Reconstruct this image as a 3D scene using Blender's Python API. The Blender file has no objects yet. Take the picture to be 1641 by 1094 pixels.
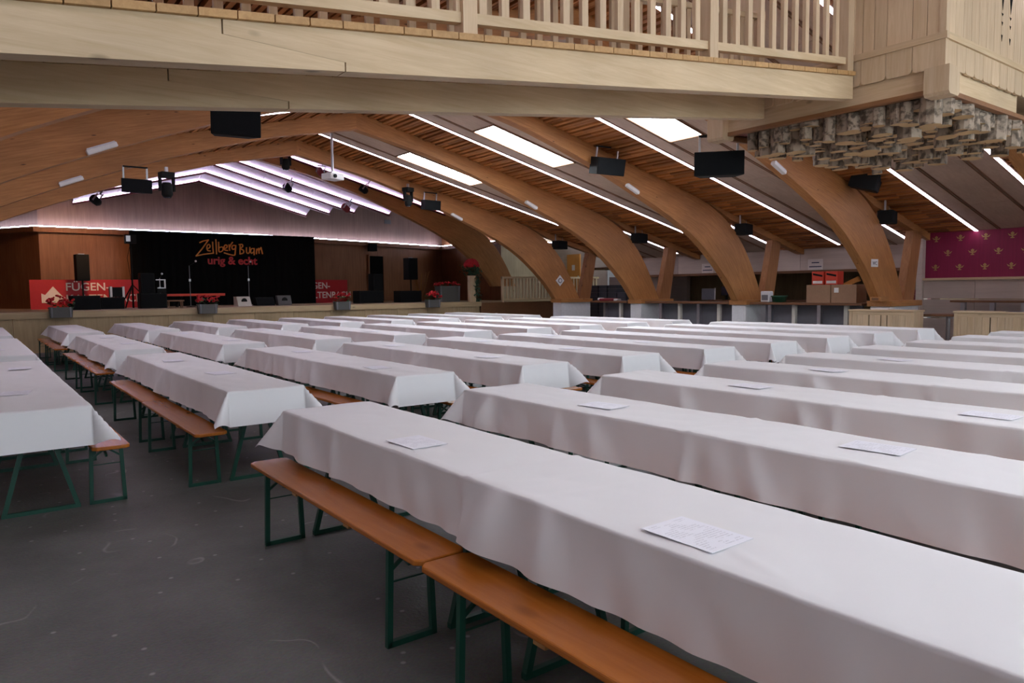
import bpy, math, random
import numpy as np
from mathutils import Vector, Matrix, noise as mnoise

SC = bpy.context.scene
COL = SC.collection
PI = math.pi
random.seed(7)

# ------------------------------------------------------------------ camera
f_, pi_, ya_, ro_, EYE = 1162.0, .0721, .644, -.0113, 1.56
fh = Vector((math.sin(ya_), math.cos(ya_), 0)); rr = Vector((math.cos(ya_), -math.sin(ya_), 0)); u0 = Vector((0, 0, 1))
fw = fh*math.cos(pi_) - u0*math.sin(pi_); up = u0*math.cos(pi_) + fh*math.sin(pi_)
r2 = rr*math.cos(ro_) + up*math.sin(ro_); up2 = -rr*math.sin(ro_) + up*math.cos(ro_)
cam_d = bpy.data.cameras.new('camera'); cam = bpy.data.objects.new('camera', cam_d); COL.objects.link(cam)
cam_d.sensor_width = 36; cam_d.lens = 36*f_/1641; cam_d.clip_start = .05; cam_d.clip_end = 200
cam.matrix_world = Matrix(((r2.x, up2.x, -fw.x, 0), (r2.y, up2.y, -fw.y, 0), (r2.z, up2.z, -fw.z, EYE), (0, 0, 0, 1)))
SC.camera = cam

# ------------------------------------------------------------------ light of the place
SC.view_settings.view_transform = 'Standard'; SC.view_settings.look = 'None'
SC.view_settings.gamma = 1; SC.view_settings.use_curve_mapping = False
SC.view_settings.exposure = 0.18
DAY = 6.0          # overcast sky seen through the glazed rear front
SKYLIGHT = 20.0     # skylight panes
LED = 34.0
world = bpy.data.worlds.new('overcast_sky'); SC.world = world; world.use_nodes = True
wn = world.node_tree; bg = wn.nodes['Background']
bg.inputs[0].default_value = (.8, .91, 1.0, 1); bg.inputs[1].default_value = DAY
def portal(name, x0, x1, z0, z1, y):
    ld = bpy.data.lights.new(name, 'AREA'); ld.shape = 'RECTANGLE'; ld.size = x1-x0; ld.size_y = z1-z0
    ld.cycles.is_portal = True
    o = bpy.data.objects.new(name, ld); COL.objects.link(o)
    o.location = ((x0+x1)/2, y, (z0+z1)/2); o.rotation_euler = (PI/2, 0, 0)   # faces +Y, into the hall
    o.rotation_euler = (-PI/2, 0, 0)
    return o
GLAZE = [(-4.6+i*4.2, -4.6+i*4.2+3.8, 2.0, 5.83-.245*max(abs(-4.6+i*4.2-7.7), abs(-4.6+i*4.2+3.8-7.7))-.3) for i in range(6)]
for g_ in GLAZE: portal('daylight_portal', g_[0], g_[1], g_[2], g_[3], -5.95)

# ------------------------------------------------------------------ helpers
def tag(o, label=None, cat=None, group=None, kind=None):
    if label: o['label'] = label
    if cat: o['category'] = cat
    if group: o['group'] = group
    if kind: o['kind'] = kind
    return o
def empty(name, loc=(0, 0, 0), rz=0, label=None, cat=None, group=None):
    o = bpy.data.objects.new(name, None); COL.objects.link(o); o.location = loc; o.rotation_euler = (0, 0, rz)
    o.empty_display_size = .1
    return tag(o, label, cat, group)
def copy_tree(o, parent=None):
    c = o.copy(); COL.objects.link(c)
    if parent is not None: c.parent = parent
    for ch in o.children: copy_tree(ch, c)
    return c

class MB:
    def __init__(self): self.v = []; self.f = []; self.m = []; self.uv = {}
    def add(self, vs, fs, mi=0):
        b = len(self.v); self.v += [tuple(p) for p in vs]
        for q in fs: self.f.append(tuple(b+i for i in q)); self.m.append(mi)
        return self
    def box(self, x0, x1, y0, y1, z0, z1, mi=0):
        return self.add([(x0,y0,z0),(x1,y0,z0),(x1,y1,z0),(x0,y1,z0),(x0,y0,z1),(x1,y0,z1),(x1,y1,z1),(x0,y1,z1)],
            [(3,2,1,0),(4,5,6,7),(0,1,5,4),(1,2,6,5),(2,3,7,6),(3,0,4,7)], mi)
    def hexa(self, p, mi=0):   # 8 points: bottom 4 ccw, top 4 ccw
        return self.add(p, [(3,2,1,0),(4,5,6,7),(0,1,5,4),(1,2,6,5),(2,3,7,6),(3,0,4,7)], mi)
    def bar(self, a, b, w, h=None, mi=0, upv=(0,0,1)):
        h = h or w; a = Vector(a); b = Vector(b); d = (b-a).normalized(); u = Vector(upv)
        if abs(d.dot(u)) > .99: u = Vector((0, 1, 0))
        s = d.cross(u).normalized(); t = s.cross(d)
        P = [a+s*x*w/2+t*y*h/2 for x, y in ((-1,-1),(1,-1),(1,1),(-1,1))]+[b+s*x*w/2+t*y*h/2 for x, y in ((-1,-1),(1,-1),(1,1),(-1,1))]
        return self.add(P, [(3,2,1,0),(4,5,6,7),(0,1,5,4),(1,2,6,5),(2,3,7,6),(3,0,4,7)], mi)
    def path(self, pts, w, h=None, mi=0, upv=(0,1,0)):
        for a, b in zip(pts[:-1], pts[1:]):
            d = (Vector(b)-Vector(a)).normalized()*.004
            self.bar(Vector(a)-d, Vector(b)+d, w, h, mi, upv)
        return self
    def prism(self, poly, axis, a, b, mi=0):   # poly in the other two axes (order kept), extruded on axis from a to b
        n = len(poly)
        def mk(p, t):
            if axis == 'x': return (t, p[0], p[1])
            if axis == 'y': return (p[0], t, p[1])
            return (p[0], p[1], t)
        vs = [mk(p, a) for p in poly]+[mk(p, b) for p in poly]
        fs = [tuple(range(n)), tuple(range(2*n-1, n-1, -1))]+[(i, i+n, (i+1) % n+n, (i+1) % n) for i in range(n)]
        return self.add(vs, fs, mi)
    def lathe(self, prof, seg=12, c=(0,0,0), axis='z', mi=0, cap=True):
        vs = []; fs = []
        for r, z in prof:
            for k in range(seg):
                a = 2*PI*k/seg; x, y = r*math.cos(a), r*math.sin(a)
                p = (x, y, z) if axis == 'z' else ((x, z, y) if axis == 'y' else (z, x, y))
                vs.append((p[0]+c[0], p[1]+c[1], p[2]+c[2]))
        m = len(prof)
        for i in range(m-1):
            for k in range(seg):
                fs.append((i*seg+k, i*seg+(k+1) % seg, (i+1)*seg+(k+1) % seg, (i+1)*seg+k))
        if cap: fs += [tuple(range(seg-1, -1, -1)), tuple((m-1)*seg+k for k in range(seg))]
        return self.add(vs, fs, mi)
    def blob(self, c, r, sz=1., seg=6, rings=4, mi=0):
        prof = [(r*math.sin(PI*(i+.5)/rings), -r*sz*math.cos(PI*(i+.5)/rings)) for i in range(rings)]
        return self.lathe(prof, seg, c, 'z', mi)
    def build(self, name, mats, parent=None, smooth=False, fix=True):
        me = bpy.data.meshes.new(name); me.from_pydata(self.v, [], self.f)
        if not isinstance(mats, (list, tuple)): mats = [mats]
        for mt in mats: me.materials.append(mt)
        if len(mats) > 1: me.polygons.foreach_set('material_index', self.m)
        if smooth: me.polygons.foreach_set('use_smooth', [True]*len(me.polygons))
        if fix:
            import bmesh
            bm = bmesh.new(); bm.from_mesh(me); bmesh.ops.recalc_face_normals(bm, faces=bm.faces); bm.to_mesh(me); bm.free()
        me.update()
        o = bpy.data.objects.new(name, me); COL.objects.link(o)
        if parent is not None: o.parent = parent
        return o
def bevel(o, w=.004, seg=1, ang=.6):
    m = o.modifiers.new('bevel', 'BEVEL'); m.width = w; m.segments = seg; m.limit_method = 'ANGLE'; m.angle_limit = ang; return o
def box_obj(name, b, mat, parent=None, bev=0):
    o = MB().box(*b).build(name, mat, parent)
    if bev: bevel(o, bev)
    return o
def inst(o, parent, loc=(0,0,0), rot=(0,0,0), sc=(1,1,1), name=None):
    c = bpy.data.objects.new(name or o.name.split('.')[0], o.data); COL.objects.link(c)
    if parent is not None: c.parent = parent
    c.location = loc; c.rotation_euler = rot; c.scale = sc
    return c

# ------------------------------------------------------------------ materials
def new_mat(name):
    m = bpy.data.materials.new(name); m.use_nodes = True
    nt = m.node_tree; return m, nt, nt.nodes['Principled BSDF']
def plain(name, col, rough=.6, metal=0, spec=.5):
    m, nt, b = new_mat(name)
    b.inputs['Base Color'].default_value = (*col, 1); b.inputs['Roughness'].default_value = rough; b.inputs['Metallic'].default_value = metal
    b.inputs['Specular IOR Level'].default_value = spec
    # slight procedural variation
    tc = nt.nodes.new('ShaderNodeTexCoord'); n = nt.nodes.new('ShaderNodeTexNoise'); n.inputs['Scale'].default_value = 14; n.inputs['Detail'].default_value = 3
    nt.links.new(tc.outputs['Object'], n.inputs['Vector'])
    mx = nt.nodes.new('ShaderNodeMix'); mx.data_type = 'RGBA'; mx.inputs['A'].default_value = (*[c*.86 for c in col], 1); mx.inputs['B'].default_value = (*[min(1, c*1.1) for c in col], 1)
    nt.links.new(n.outputs['Fac'], mx.inputs['Factor']); nt.links.new(mx.outputs['Result'], b.inputs['Base Color'])
    return m
def emis(name, col, s):
    m, nt, b = new_mat(name)
    b.inputs['Base Color'].default_value = (*col, 1); b.inputs['Emission Color'].default_value = (*col, 1); b.inputs['Emission Strength'].default_value = s
    return m
def wood(name, c1, c2, axis='y', rough=.5, knots=True, scale=1., uv=False, spec=.4, dark=.55, bump=.05):
    m, nt, b = new_mat(name); N = nt.nodes; L = nt.links
    tc = N.new('ShaderNodeTexCoord'); mp = N.new('ShaderNodeMapping'); oi = N.new('ShaderNodeObjectInfo')
    mul = N.new('ShaderNodeVectorMath'); mul.operation = 'SCALE'; mul.inputs[0].default_value = (7.3, 3.1, 5.7); L.new(oi.outputs['Random'], mul.inputs['Scale'])
    add = N.new('ShaderNodeVectorMath'); add.operation = 'ADD'
    L.new(tc.outputs['UV' if uv else 'Object'], add.inputs[0]); L.new(mul.outputs[0], add.inputs[1])
    s = [16*scale]*3; s['xyz'.index(axis)] = 1.1*scale
    mp.inputs['Scale'].default_value = s; L.new(add.outputs[0], mp.inputs['Vector'])
    n1 = N.new('ShaderNodeTexNoise'); n1.inputs['Scale'].default_value = 1.6; n1.inputs['Detail'].default_value = 6; n1.inputs['Roughness'].default_value = .65; n1.inputs['Distortion'].default_value = .6
    L.new(mp.outputs[0], n1.inputs['Vector'])
    rp = N.new('ShaderNodeValToRGB'); rp.color_ramp.elements[0].position = .3; rp.color_ramp.elements[1].position = .72
    rp.color_ramp.elements[0].color = (*c1, 1); rp.color_ramp.elements[1].color = (*c2, 1); L.new(n1.outputs['Fac'], rp.inputs['Fac'])
    n2 = N.new('ShaderNodeTexNoise'); n2.inputs['Scale'].default_value = .9; n2.inputs['Detail'].default_value = 2; L.new(add.outputs[0], n2.inputs['Vector'])
    mx = N.new('ShaderNodeMix'); mx.data_type = 'RGBA'; mx.blend_type = 'MULTIPLY'; mx.inputs['Factor'].default_value = .45
    mr = N.new('ShaderNodeMapRange'); mr.inputs[1].default_value = .3; mr.inputs[2].default_value = .7; mr.inputs[3].default_value = .6; mr.inputs[4].default_value = 1.1
    L.new(n2.outputs['Fac'], mr.inputs[0]); L.new(rp.outputs['Color'], mx.inputs['A']); L.new(mr.outputs[0], mx.inputs['B'])
    out = mx.outputs['Result']
    if knots:
        mk = N.new('ShaderNodeMapping'); sk = [3.4*scale]*3; sk['xyz'.index(axis)] = 1.5*scale; mk.inputs['Scale'].default_value = sk; L.new(add.outputs[0], mk.inputs['Vector'])
        vo = N.new('ShaderNodeTexVoronoi'); vo.inputs['Scale'].default_value = 1.; L.new(mk.outputs[0], vo.inputs['Vector'])
        kr = N.new('ShaderNodeMapRange'); kr.inputs[1].default_value = .03; kr.inputs[2].default_value = .085; kr.inputs[3].default_value = 1; kr.inputs[4].default_value = 0; L.new(vo.outputs['Distance'], kr.inputs[0])
        km = N.new('ShaderNodeMix'); km.data_type = 'RGBA'; km.inputs['B'].default_value = (*[c*dark*.5 for c in c1], 1); L.new(kr.outputs[0], km.inputs['Factor']); L.new(out, km.inputs['A']); out = km.outputs['Result']
    L.new(out, b.inputs['Base Color']); b.inputs['Roughness'].default_value = rough; b.inputs['Specular IOR Level'].default_value = spec
    bp = N.new('ShaderNodeBump'); bp.inputs['Strength'].default_value = bump; bp.inputs['Distance'].default_value = .01; L.new(n1.outputs['Fac'], bp.inputs['Height']); L.new(bp.outputs[0], b.inputs['Normal'])
    return m

M = {}
M['glulam'] = wood('glulam', (.33,.135,.04), (.54,.25,.082), 'x', .5, True, 1.3, uv=True)
M['glulam_x'] = wood('glulam_x', (.33,.135,.04), (.54,.25,.082), 'x', .5, True, 1.3)
M['glulam_z'] = wood('glulam_z', (.29,.12,.042), (.45,.205,.078), 'z', .55, True, .8)
M['slat'] = wood('slat_wood', (.2,.062,.014), (.58,.22,.06), 'y', .5, False)
def slat_mat():
    m, nt, b = new_mat('slat_boards'); N = nt.nodes; L = nt.links
    tc = N.new('ShaderNodeTexCoord'); sp = N.new('ShaderNodeSeparateXYZ'); L.new(tc.outputs['Object'], sp.inputs[0])
    def mt(op, a, v):
        q = N.new('ShaderNodeMath'); q.operation = op; L.new(a, q.inputs[0]); q.inputs[1].default_value = v; return q.outputs[0]
    d = mt('ABSOLUTE', mt('SUBTRACT', sp.outputs['X'], 7.7), 0)
    cell = mt('FLOOR', mt('MULTIPLY', mt('ADD', d, -.034), 8.), 0)
    wn_ = N.new('ShaderNodeTexWhiteNoise'); wn_.noise_dimensions = '2D'; cb_ = N.new('ShaderNodeCombineXYZ'); L.new(cell, cb_.inputs[0]); L.new(mt('FLOOR', mt('MULTIPLY', sp.outputs['Y'], .25), 0), cb_.inputs[1]); L.new(cb_.outputs[0], wn_.inputs['Vector'])
    mp = N.new('ShaderNodeMapping'); mp.inputs['Scale'].default_value = (30, 1.5, 30); L.new(tc.outputs['Object'], mp.inputs[0]); n = N.new('ShaderNodeTexNoise'); n.inputs['Scale'].default_value = 1.; L.new(mp.outputs[0], n.inputs['Vector'])
    ad = N.new('ShaderNodeMix'); ad.inputs['Factor'].default_value = .25; L.new(wn_.outputs['Value'], ad.inputs['A']); L.new(n.outputs['Fac'], ad.inputs['B'])
    rp = N.new('ShaderNodeValToRGB'); rp.color_ramp.elements[0].position = .1; rp.color_ramp.elements[0].color = (.2,.068,.016,1); rp.color_ramp.elements[1].position = .9; rp.color_ramp.elements[1].color = (.52,.2,.055,1); L.new(ad.outputs['Result'], rp.inputs[0])
    L.new(rp.outputs[0], b.inputs['Base Color']); b.inputs['Roughness'].default_value = .5
    return m
M['slat'] = slat_mat()
M['roofdark'] = plain('roof_board', (.07,.03,.012), .8)
M['panel'] = wood('ceiling_panel', (.5,.38,.29), (.6,.47,.37), 'x', .7, False, .5)
M['panelseam'] = plain('panel_trim', (.2,.1,.05), .7)
M['spruce_x'] = wood('spruce_x', (.56,.41,.23), (.7,.55,.35), 'x', .55, True, .8, dark=.9)
M['spruce_y'] = wood('spruce_y', (.53,.38,.22), (.66,.51,.33), 'y', .55, True, .8, dark=.9)
M['spruce_z'] = wood('spruce_z', (.54,.39,.23), (.68,.53,.35), 'z', .55, True, 1., dark=.9)
M['deckplank'] = wood('deck_plank', (.42,.24,.09), (.58,.36,.15), 'y', .55, True, 1.)
M['brownboard'] = wood('brown_board', (.22,.1,.04), (.32,.15,.06), 'y', .55, False)
M['bench'] = wood('bench_lacquer', (.42,.125,.016), (.56,.185,.027), 'y', .27, True, .7, spec=.5, dark=1.5, bump=.02)
M['batten'] = wood('batten', (.5,.25,.08), (.6,.33,.12), 'x', .5, False)
M['green'] = plain('green_paint', (.006,.062,.04), .4)
M['plywood'] = wood('wall_plywood', (.5,.41,.35), (.6,.5,.43), 'y', .6, False, .4)
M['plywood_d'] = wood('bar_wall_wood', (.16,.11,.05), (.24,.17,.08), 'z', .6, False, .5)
M['stagewall'] = wood('stage_wall_wood', (.22,.085,.035), (.33,.14,.065), 'z', .5, False, .5)
M['upperwall'] = wood('upper_wall_wood', (.2,.12,.1), (.27,.17,.14), 'z', .5, False, .5)
M['stagefront'] = wood('stage_front_wood', (.33,.24,.13), (.43,.32,.18), 'z', .6, False, .6)
M['stagedeck'] = wood('stage_deck_wood', (.4,.29,.16), (.5,.38,.22), 'x', .5, True, .8)
M['tanwall'] = wood('tan_boards', (.36,.28,.18), (.48,.38,.25), 'z', .6, False, .6)
M['white'] = plain('white_paint', (.72,.73,.74), .6)
M['cream'] = plain('cream_paint', (.66,.64,.56), .6)
M['grey'] = plain('grey_panel', (.16,.16,.18), .6)
M['black'] = plain('black_cabinet', (.008,.009,.009), .75, spec=.2)
M['grille'] = plain('speaker_grille', (.008,.009,.01), .9, spec=.15)
M['steel'] = plain('steel', (.5,.5,.52), .35, 1)
M['curtain'] = plain('black_curtain_and_shade', (.004,.004,.004), .95, spec=.1)  # curtain black, also painted where doorway and cut-outs are in shade
M['led'] = emis('led_strip', (.86,.74,1.0), LED)
M['ledc'] = emis('led_ceiling', (.9,.83,1.0), 9.)
M['ledw'] = emis('led_wall', (.72,.78,1.0), LED*.9)
M['sky'] = emis('skylight_pane', (.87,.945,1.0), SKYLIGHT)
M['louvre'] = plain('louvre_white', (.62,.58,.66), .6)
M['redlip'] = plain('red_trim', (.2,.045,.045), .5)
M['fixture'] = plain('fixture_white', (.75,.75,.74), .4)
M['red'] = plain('banner_red', (.42,.012,.02), .6)
M['printwhite'] = plain('print_white', (.75,.68,.64), .7)
M['orange'] = plain('letter_orange', (.75,.24,.03), .6)
M['letterred'] = plain('letter_red', (.42,.01,.015), .6)
M['flower'] = plain('geranium_red', (.5,.008,.015), .6)
M['leaf'] = plain('leaf_green', (.03,.1,.025), .6)
M['ivy'] = plain('ivy_green', (.015,.05,.02), .6)
M['planter'] = plain('planter_grey', (.09,.09,.085), .7)
M['cardboard'] = plain('cardboard', (.33,.2,.12), .8)
M['redbox'] = plain('red_carton', (.62,.05,.02), .6)
M['gold'] = plain('gold_print', (.45,.27,.1), .5)
M['crate'] = plain('crate_grey', (.06,.065,.075), .6)
M['crateblue'] = plain('crate_blue', (.02,.05,.25), .5)
M['cratered'] = plain('crate_red', (.2,.012,.02), .5)
M['tub'] = plain('green_tub', (.01,.07,.035), .5)
M['darkwood'] = wood('dark_wood', (.14,.06,.025), (.22,.1,.045), 'y', .45, False)
M['doororange'] = wood('door_orange', (.55,.22,.04), (.7,.3,.07), 'z', .5, False)
M['corn'] = plain('dry_corn', (.3,.13,.04), .8)
M['sidegrey'] = plain('side_grey', (.1,.11,.12), .6)
M['screen'] = plain('monitor_screen', (.03,.03,.06), .2)
M['bluedark'] = plain('dark_blue_cloth', (.02,.03,.08), .7)
M['rope'] = plain('silver_box', (.55,.52,.45), .4)

def purple_mat():
    m, nt, b = new_mat('purple_wallpaper'); N = nt.nodes; L = nt.links
    tc = N.new('ShaderNodeTexCoord'); mp = N.new('ShaderNodeMapping'); mp.inputs['Scale'].default_value = (1, 14, .4); L.new(tc.outputs['Object'], mp.inputs[0])
    n = N.new('ShaderNodeTexNoise'); n.inputs['Scale'].default_value = 3; L.new(mp.outputs[0], n.inputs['Vector'])
    rp = N.new('ShaderNodeValToRGB'); rp.color_ramp.elements[0].color = (.18,.004,.04,1); rp.color_ramp.elements[1].color = (.28,.008,.065,1); L.new(n.outputs['Fac'], rp.inputs[0]); L.new(rp.outputs[0], b.inputs['Base Color'])
    b.inputs['Roughness'].default_value = .55
    return m
M['purple'] = purple_mat()

def cloth_mat():
    m, nt, b = new_mat('white_tablecloth'); N = nt.nodes; L = nt.links
    b.inputs['Base Color'].default_value = (.78,.78,.79,1); b.inputs['Roughness'].default_value = .62; b.inputs['Specular IOR Level'].default_value = .35
    b.inputs['Sheen Weight'].default_value = .1
    tc = N.new('ShaderNodeTexCoord'); n = N.new('ShaderNodeTexNoise'); n.inputs['Scale'].default_value = 3.2; n.inputs['Detail'].default_value = 2; n.inputs['Distortion'].default_value = .1
    oi = N.new('ShaderNodeObjectInfo'); ad = N.new('ShaderNodeVectorMath'); mu = N.new('ShaderNodeVectorMath'); mu.operation = 'SCALE'; mu.inputs[0].default_value = (9,4,2); L.new(oi.outputs['Random'], mu.inputs['Scale'])
    L.new(tc.outputs['Object'], ad.inputs[0]); L.new(mu.outputs[0], ad.inputs[1]); L.new(ad.outputs[0], n.inputs['Vector'])
    bp = N.new('ShaderNodeBump'); bp.inputs['Strength'].default_value = .2; bp.inputs['Distance'].default_value = .03; L.new(n.outputs['Fac'], bp.inputs['Height']); L.new(bp.outputs[0], b.inputs['Normal'])
    return m
M['cloth'] = cloth_mat()

def floor_mat():
    m, nt, b = new_mat('asphalt_floor'); N = nt.nodes; L = nt.links
    tc = N.new('ShaderNodeTexCoord')
    n1 = N.new('ShaderNodeTexNoise'); n1.inputs['Scale'].default_value = 1.1; n1.inputs['Detail'].default_value = 8; n1.inputs['Roughness'].default_value = .7; L.new(tc.outputs['Object'], n1.inputs['Vector'])
    n2 = N.new('ShaderNodeTexNoise'); n2.inputs['Scale'].default_value = 60; n2.inputs['Detail'].default_value = 3; L.new(tc.outputs['Object'], n2.inputs['Vector'])
    rp = N.new('ShaderNodeValToRGB'); rp.color_ramp.elements[0].position = .3; rp.color_ramp.elements[0].color = (.076,.08,.075,1); rp.color_ramp.elements[1].position = .75; rp.color_ramp.elements[1].color = (.162,.167,.157,1); L.new(n1.outputs['Fac'], rp.inputs[0])
    mx = N.new('ShaderNodeMix'); mx.data_type = 'RGBA'; mx.blend_type = 'OVERLAY'; mx.inputs['Factor'].default_value = .35; L.new(rp.outputs[0], mx.inputs['A']); L.new(n2.outputs['Color'], mx.inputs['B'])
    # pale worn spots
    vo = N.new('ShaderNodeTexVoronoi'); vo.voronoi_dimensions = '2D'; vo.inputs['Scale'].default_value = 3.4; L.new(tc.outputs['Object'], vo.inputs['Vector'])
    sr = N.new('ShaderNodeMapRange'); sr.inputs[1].default_value = .025; sr.inputs[2].default_value = .05; sr.inputs[3].default_value = 1; sr.inputs[4].default_value = 0; L.new(vo.outputs['Distance'], sr.inputs[0])
    sep = N.new('ShaderNodeSeparateColor'); L.new(vo.outputs['Color'], sep.inputs[0])
    gt = N.new('ShaderNodeMath'); gt.operation = 'GREATER_THAN'; gt.inputs[1].default_value = .4; L.new(sep.outputs[0], gt.inputs[0])
    m1 = N.new('ShaderNodeMath'); m1.operation = 'MULTIPLY'; L.new(sr.outputs[0], m1.inputs[0]); L.new(gt.outputs[0], m1.inputs[1])
    # pale scratches: thin level lines of a stretched noise
    mp = N.new('ShaderNodeMapping'); mp.inputs['Scale'].default_value = (.9,.55,1); mp.inputs['Rotation'].default_value = (0,0,.5); L.new(tc.outputs['Object'], mp.inputs[0])
    n3 = N.new('ShaderNodeTexNoise'); n3.inputs['Scale'].default_value = 1.; n3.inputs['Detail'].default_value = 3; L.new(mp.outputs[0], n3.inputs['Vector'])
    sb = N.new('ShaderNodeMath'); sb.operation = 'SUBTRACT'; sb.inputs[1].default_value = .53; L.new(n3.outputs['Fac'], sb.inputs[0])
    ab = N.new('ShaderNodeMath'); ab.operation = 'ABSOLUTE'; L.new(sb.outputs[0], ab.inputs[0])
    lr = N.new('ShaderNodeMapRange'); lr.inputs[1].default_value = .0; lr.inputs[2].default_value = .005; lr.inputs[3].default_value = .8; lr.inputs[4].default_value = 0; L.new(ab.outputs[0], lr.inputs[0])
    n4 = N.new('ShaderNodeTexNoise'); n4.inputs['Scale'].default_value = 2.3; L.new(tc.outputs['Object'], n4.inputs['Vector'])
    g2 = N.new('ShaderNodeMapRange'); g2.inputs[1].default_value = .52; g2.inputs[2].default_value = .62; L.new(n4.outputs['Fac'], g2.inputs[0])
    m2 = N.new('ShaderNodeMath'); m2.operation = 'MULTIPLY'; L.new(lr.outputs[0], m2.inputs[0]); L.new(g2.outputs[0], m2.inputs[1])
    mxx = N.new('ShaderNodeMath'); mxx.operation = 'MAXIMUM'; L.new(m1.outputs[0], mxx.inputs[0]); L.new(m2.outputs[0], mxx.inputs[1])
    hf = N.new('ShaderNodeMath'); hf.operation = 'MULTIPLY'; hf.inputs[1].default_value = .8; L.new(mxx.outputs[0], hf.inputs[0])
    m3 = N.new('ShaderNodeMix'); m3.data_type = 'RGBA'; m3.inputs['B'].default_value = (.34,.34,.32,1); L.new(hf.outputs[0], m3.inputs['Factor']); L.new(mx.outputs['Result'], m3.inputs['A'])
    L.new(m3.outputs['Result'], b.inputs['Base Color']); b.inputs['Roughness'].default_value = .55
    bp = N.new('ShaderNodeBump'); bp.inputs['Strength'].default_value = .25; bp.inputs['Distance'].default_value = .01; L.new(n2.outputs['Fac'], bp.inputs['Height']); L.new(bp.outputs[0], b.inputs['Normal'])
    return m
M['floor'] = floor_mat()

def bark_mat():
    m, nt, b = new_mat('birch_bark'); N = nt.nodes; L = nt.links
    tc = N.new('ShaderNodeTexCoord'); mp = N.new('ShaderNodeMapping'); mp.inputs['Scale'].default_value = (.9,.9,2.6); L.new(tc.outputs['Object'], mp.inputs[0])
    oi = N.new('ShaderNodeObjectInfo'); mu = N.new('ShaderNodeVectorMath'); mu.operation = 'SCALE'; mu.inputs[0].default_value = (9,4,7); L.new(oi.outputs['Random'], mu.inputs['Scale']); L.new(mu.outputs[0], mp.inputs['Location'])
    n = N.new('ShaderNodeTexNoise'); n.inputs['Scale'].default_value = 1.5; n.inputs['Detail'].default_value = 5; L.new(mp.outputs[0], n.inputs['Vector'])
    rp = N.new('ShaderNodeValToRGB'); e = rp.color_ramp.elements; e[0].position = .4; e[0].color = (.1,.075,.05,1); e[1].position = .56; e[1].color = (.35,.275,.2,1); L.new(n.outputs['Fac'], rp.inputs[0]); L.new(rp.outputs[0], b.inputs['Base Color'])
    b.inputs['Roughness'].default_value = .75
    return m
M['bark'] = bark_mat()
M['logend'] = plain('log_end', (.5,.33,.15), .75)

def paper_mat():
    m, nt, b = new_mat('menu_paper'); N = nt.nodes; L = nt.links
    tc = N.new('ShaderNodeTexCoord'); sp = N.new('ShaderNodeSeparateXYZ'); L.new(tc.outputs['Object'], sp.inputs[0])
    def math_(op, a, v=None, bb=None):
        q = N.new('ShaderNodeMath'); q.operation = op; L.new(a, q.inputs[0])
        if bb is not None: L.new(bb, q.inputs[1])
        elif v is not None: q.inputs[1].default_value = v
        return q.outputs[0]
    fr = math_('FRACT', math_('MULTIPLY', sp.outputs['Y'], 75.))
    ln = math_('LESS_THAN', fr, .38)
    n = N.new('ShaderNodeTexNoise'); n.inputs['Scale'].default_value = 1.; mp = N.new('ShaderNodeMapping'); mp.inputs['Scale'].default_value = (300,75,1); L.new(tc.outputs['Object'], mp.inputs[0]); L.new(mp.outputs[0], n.inputs['Vector'])
    wd = math_('GREATER_THAN', n.outputs['Fac'], .46)
    n2 = N.new('ShaderNodeTexNoise'); n2.inputs['Scale'].default_value = 18.; L.new(tc.outputs['Object'], n2.inputs['Vector'])
    bl = math_('GREATER_THAN', n2.outputs['Fac'], .47)
    inx = math_('LESS_THAN', math_('ABSOLUTE', sp.outputs['X']), .082); iny = math_('LESS_THAN', math_('ABSOLUTE', sp.outputs['Y']), .125)
    k = math_('MULTIPLY', ln, bb=wd); k = math_('MULTIPLY', k, bb=bl); k = math_('MULTIPLY', k, bb=inx); k = math_('MULTIPLY', k, bb=iny); k = math_('MULTIPLY', k, .3)
    mx = N.new('ShaderNodeMix'); mx.data_type = 'RGBA'; mx.inputs['A'].default_value = (.84,.85,.92,1); mx.inputs['B'].default_value = (.12,.12,.16,1); L.new(k, mx.inputs['Factor']); L.new(mx.outputs['Result'], b.inputs['Base Color'])
    b.inputs['Roughness'].default_value = .5
    return m
M['paper'] = paper_mat()

# ------------------------------------------------------------------ structure : floor, roof, walls
RX, RZ, SL = 7.7, 5.83, .245            # ridge x, z of the roof underside, slope
HALF = 13.0
XL, XR = RX-HALF, RX+HALF
def roofz(x): return RZ - SL*abs(x-RX)
ARCH = [24.35, 20.4, 16.48, 12.55, 8.6, 4.65, .7, -3.25]
fl = MB().box(XL-1, 26, -6.2, 36, -.12, 0).build('floor', M['floor']); tag(fl, 'dark grey worn asphalt hall floor', 'floor', kind='structure')
ceil_ = empty('ceiling', (0,0,0)); tag(ceil_, 'low gabled timber ceiling with slatted bands and pale panels', 'ceiling', kind='structure')
for s in (-1, 1):
    x0, x1 = RX, RX+s*HALF
    P = [(x0,-6.2,roofz(x0)+.14),(x1,-6.2,roofz(x1)+.14),(x1,20.75,roofz(x1)+.14),(x0,20.75,roofz(x0)+.14)]
    P += [(p[0],p[1],p[2]+.15) for p in P]
    MB().hexa(P).build('roof_deck', M['roofdark'], ceil_)
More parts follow.
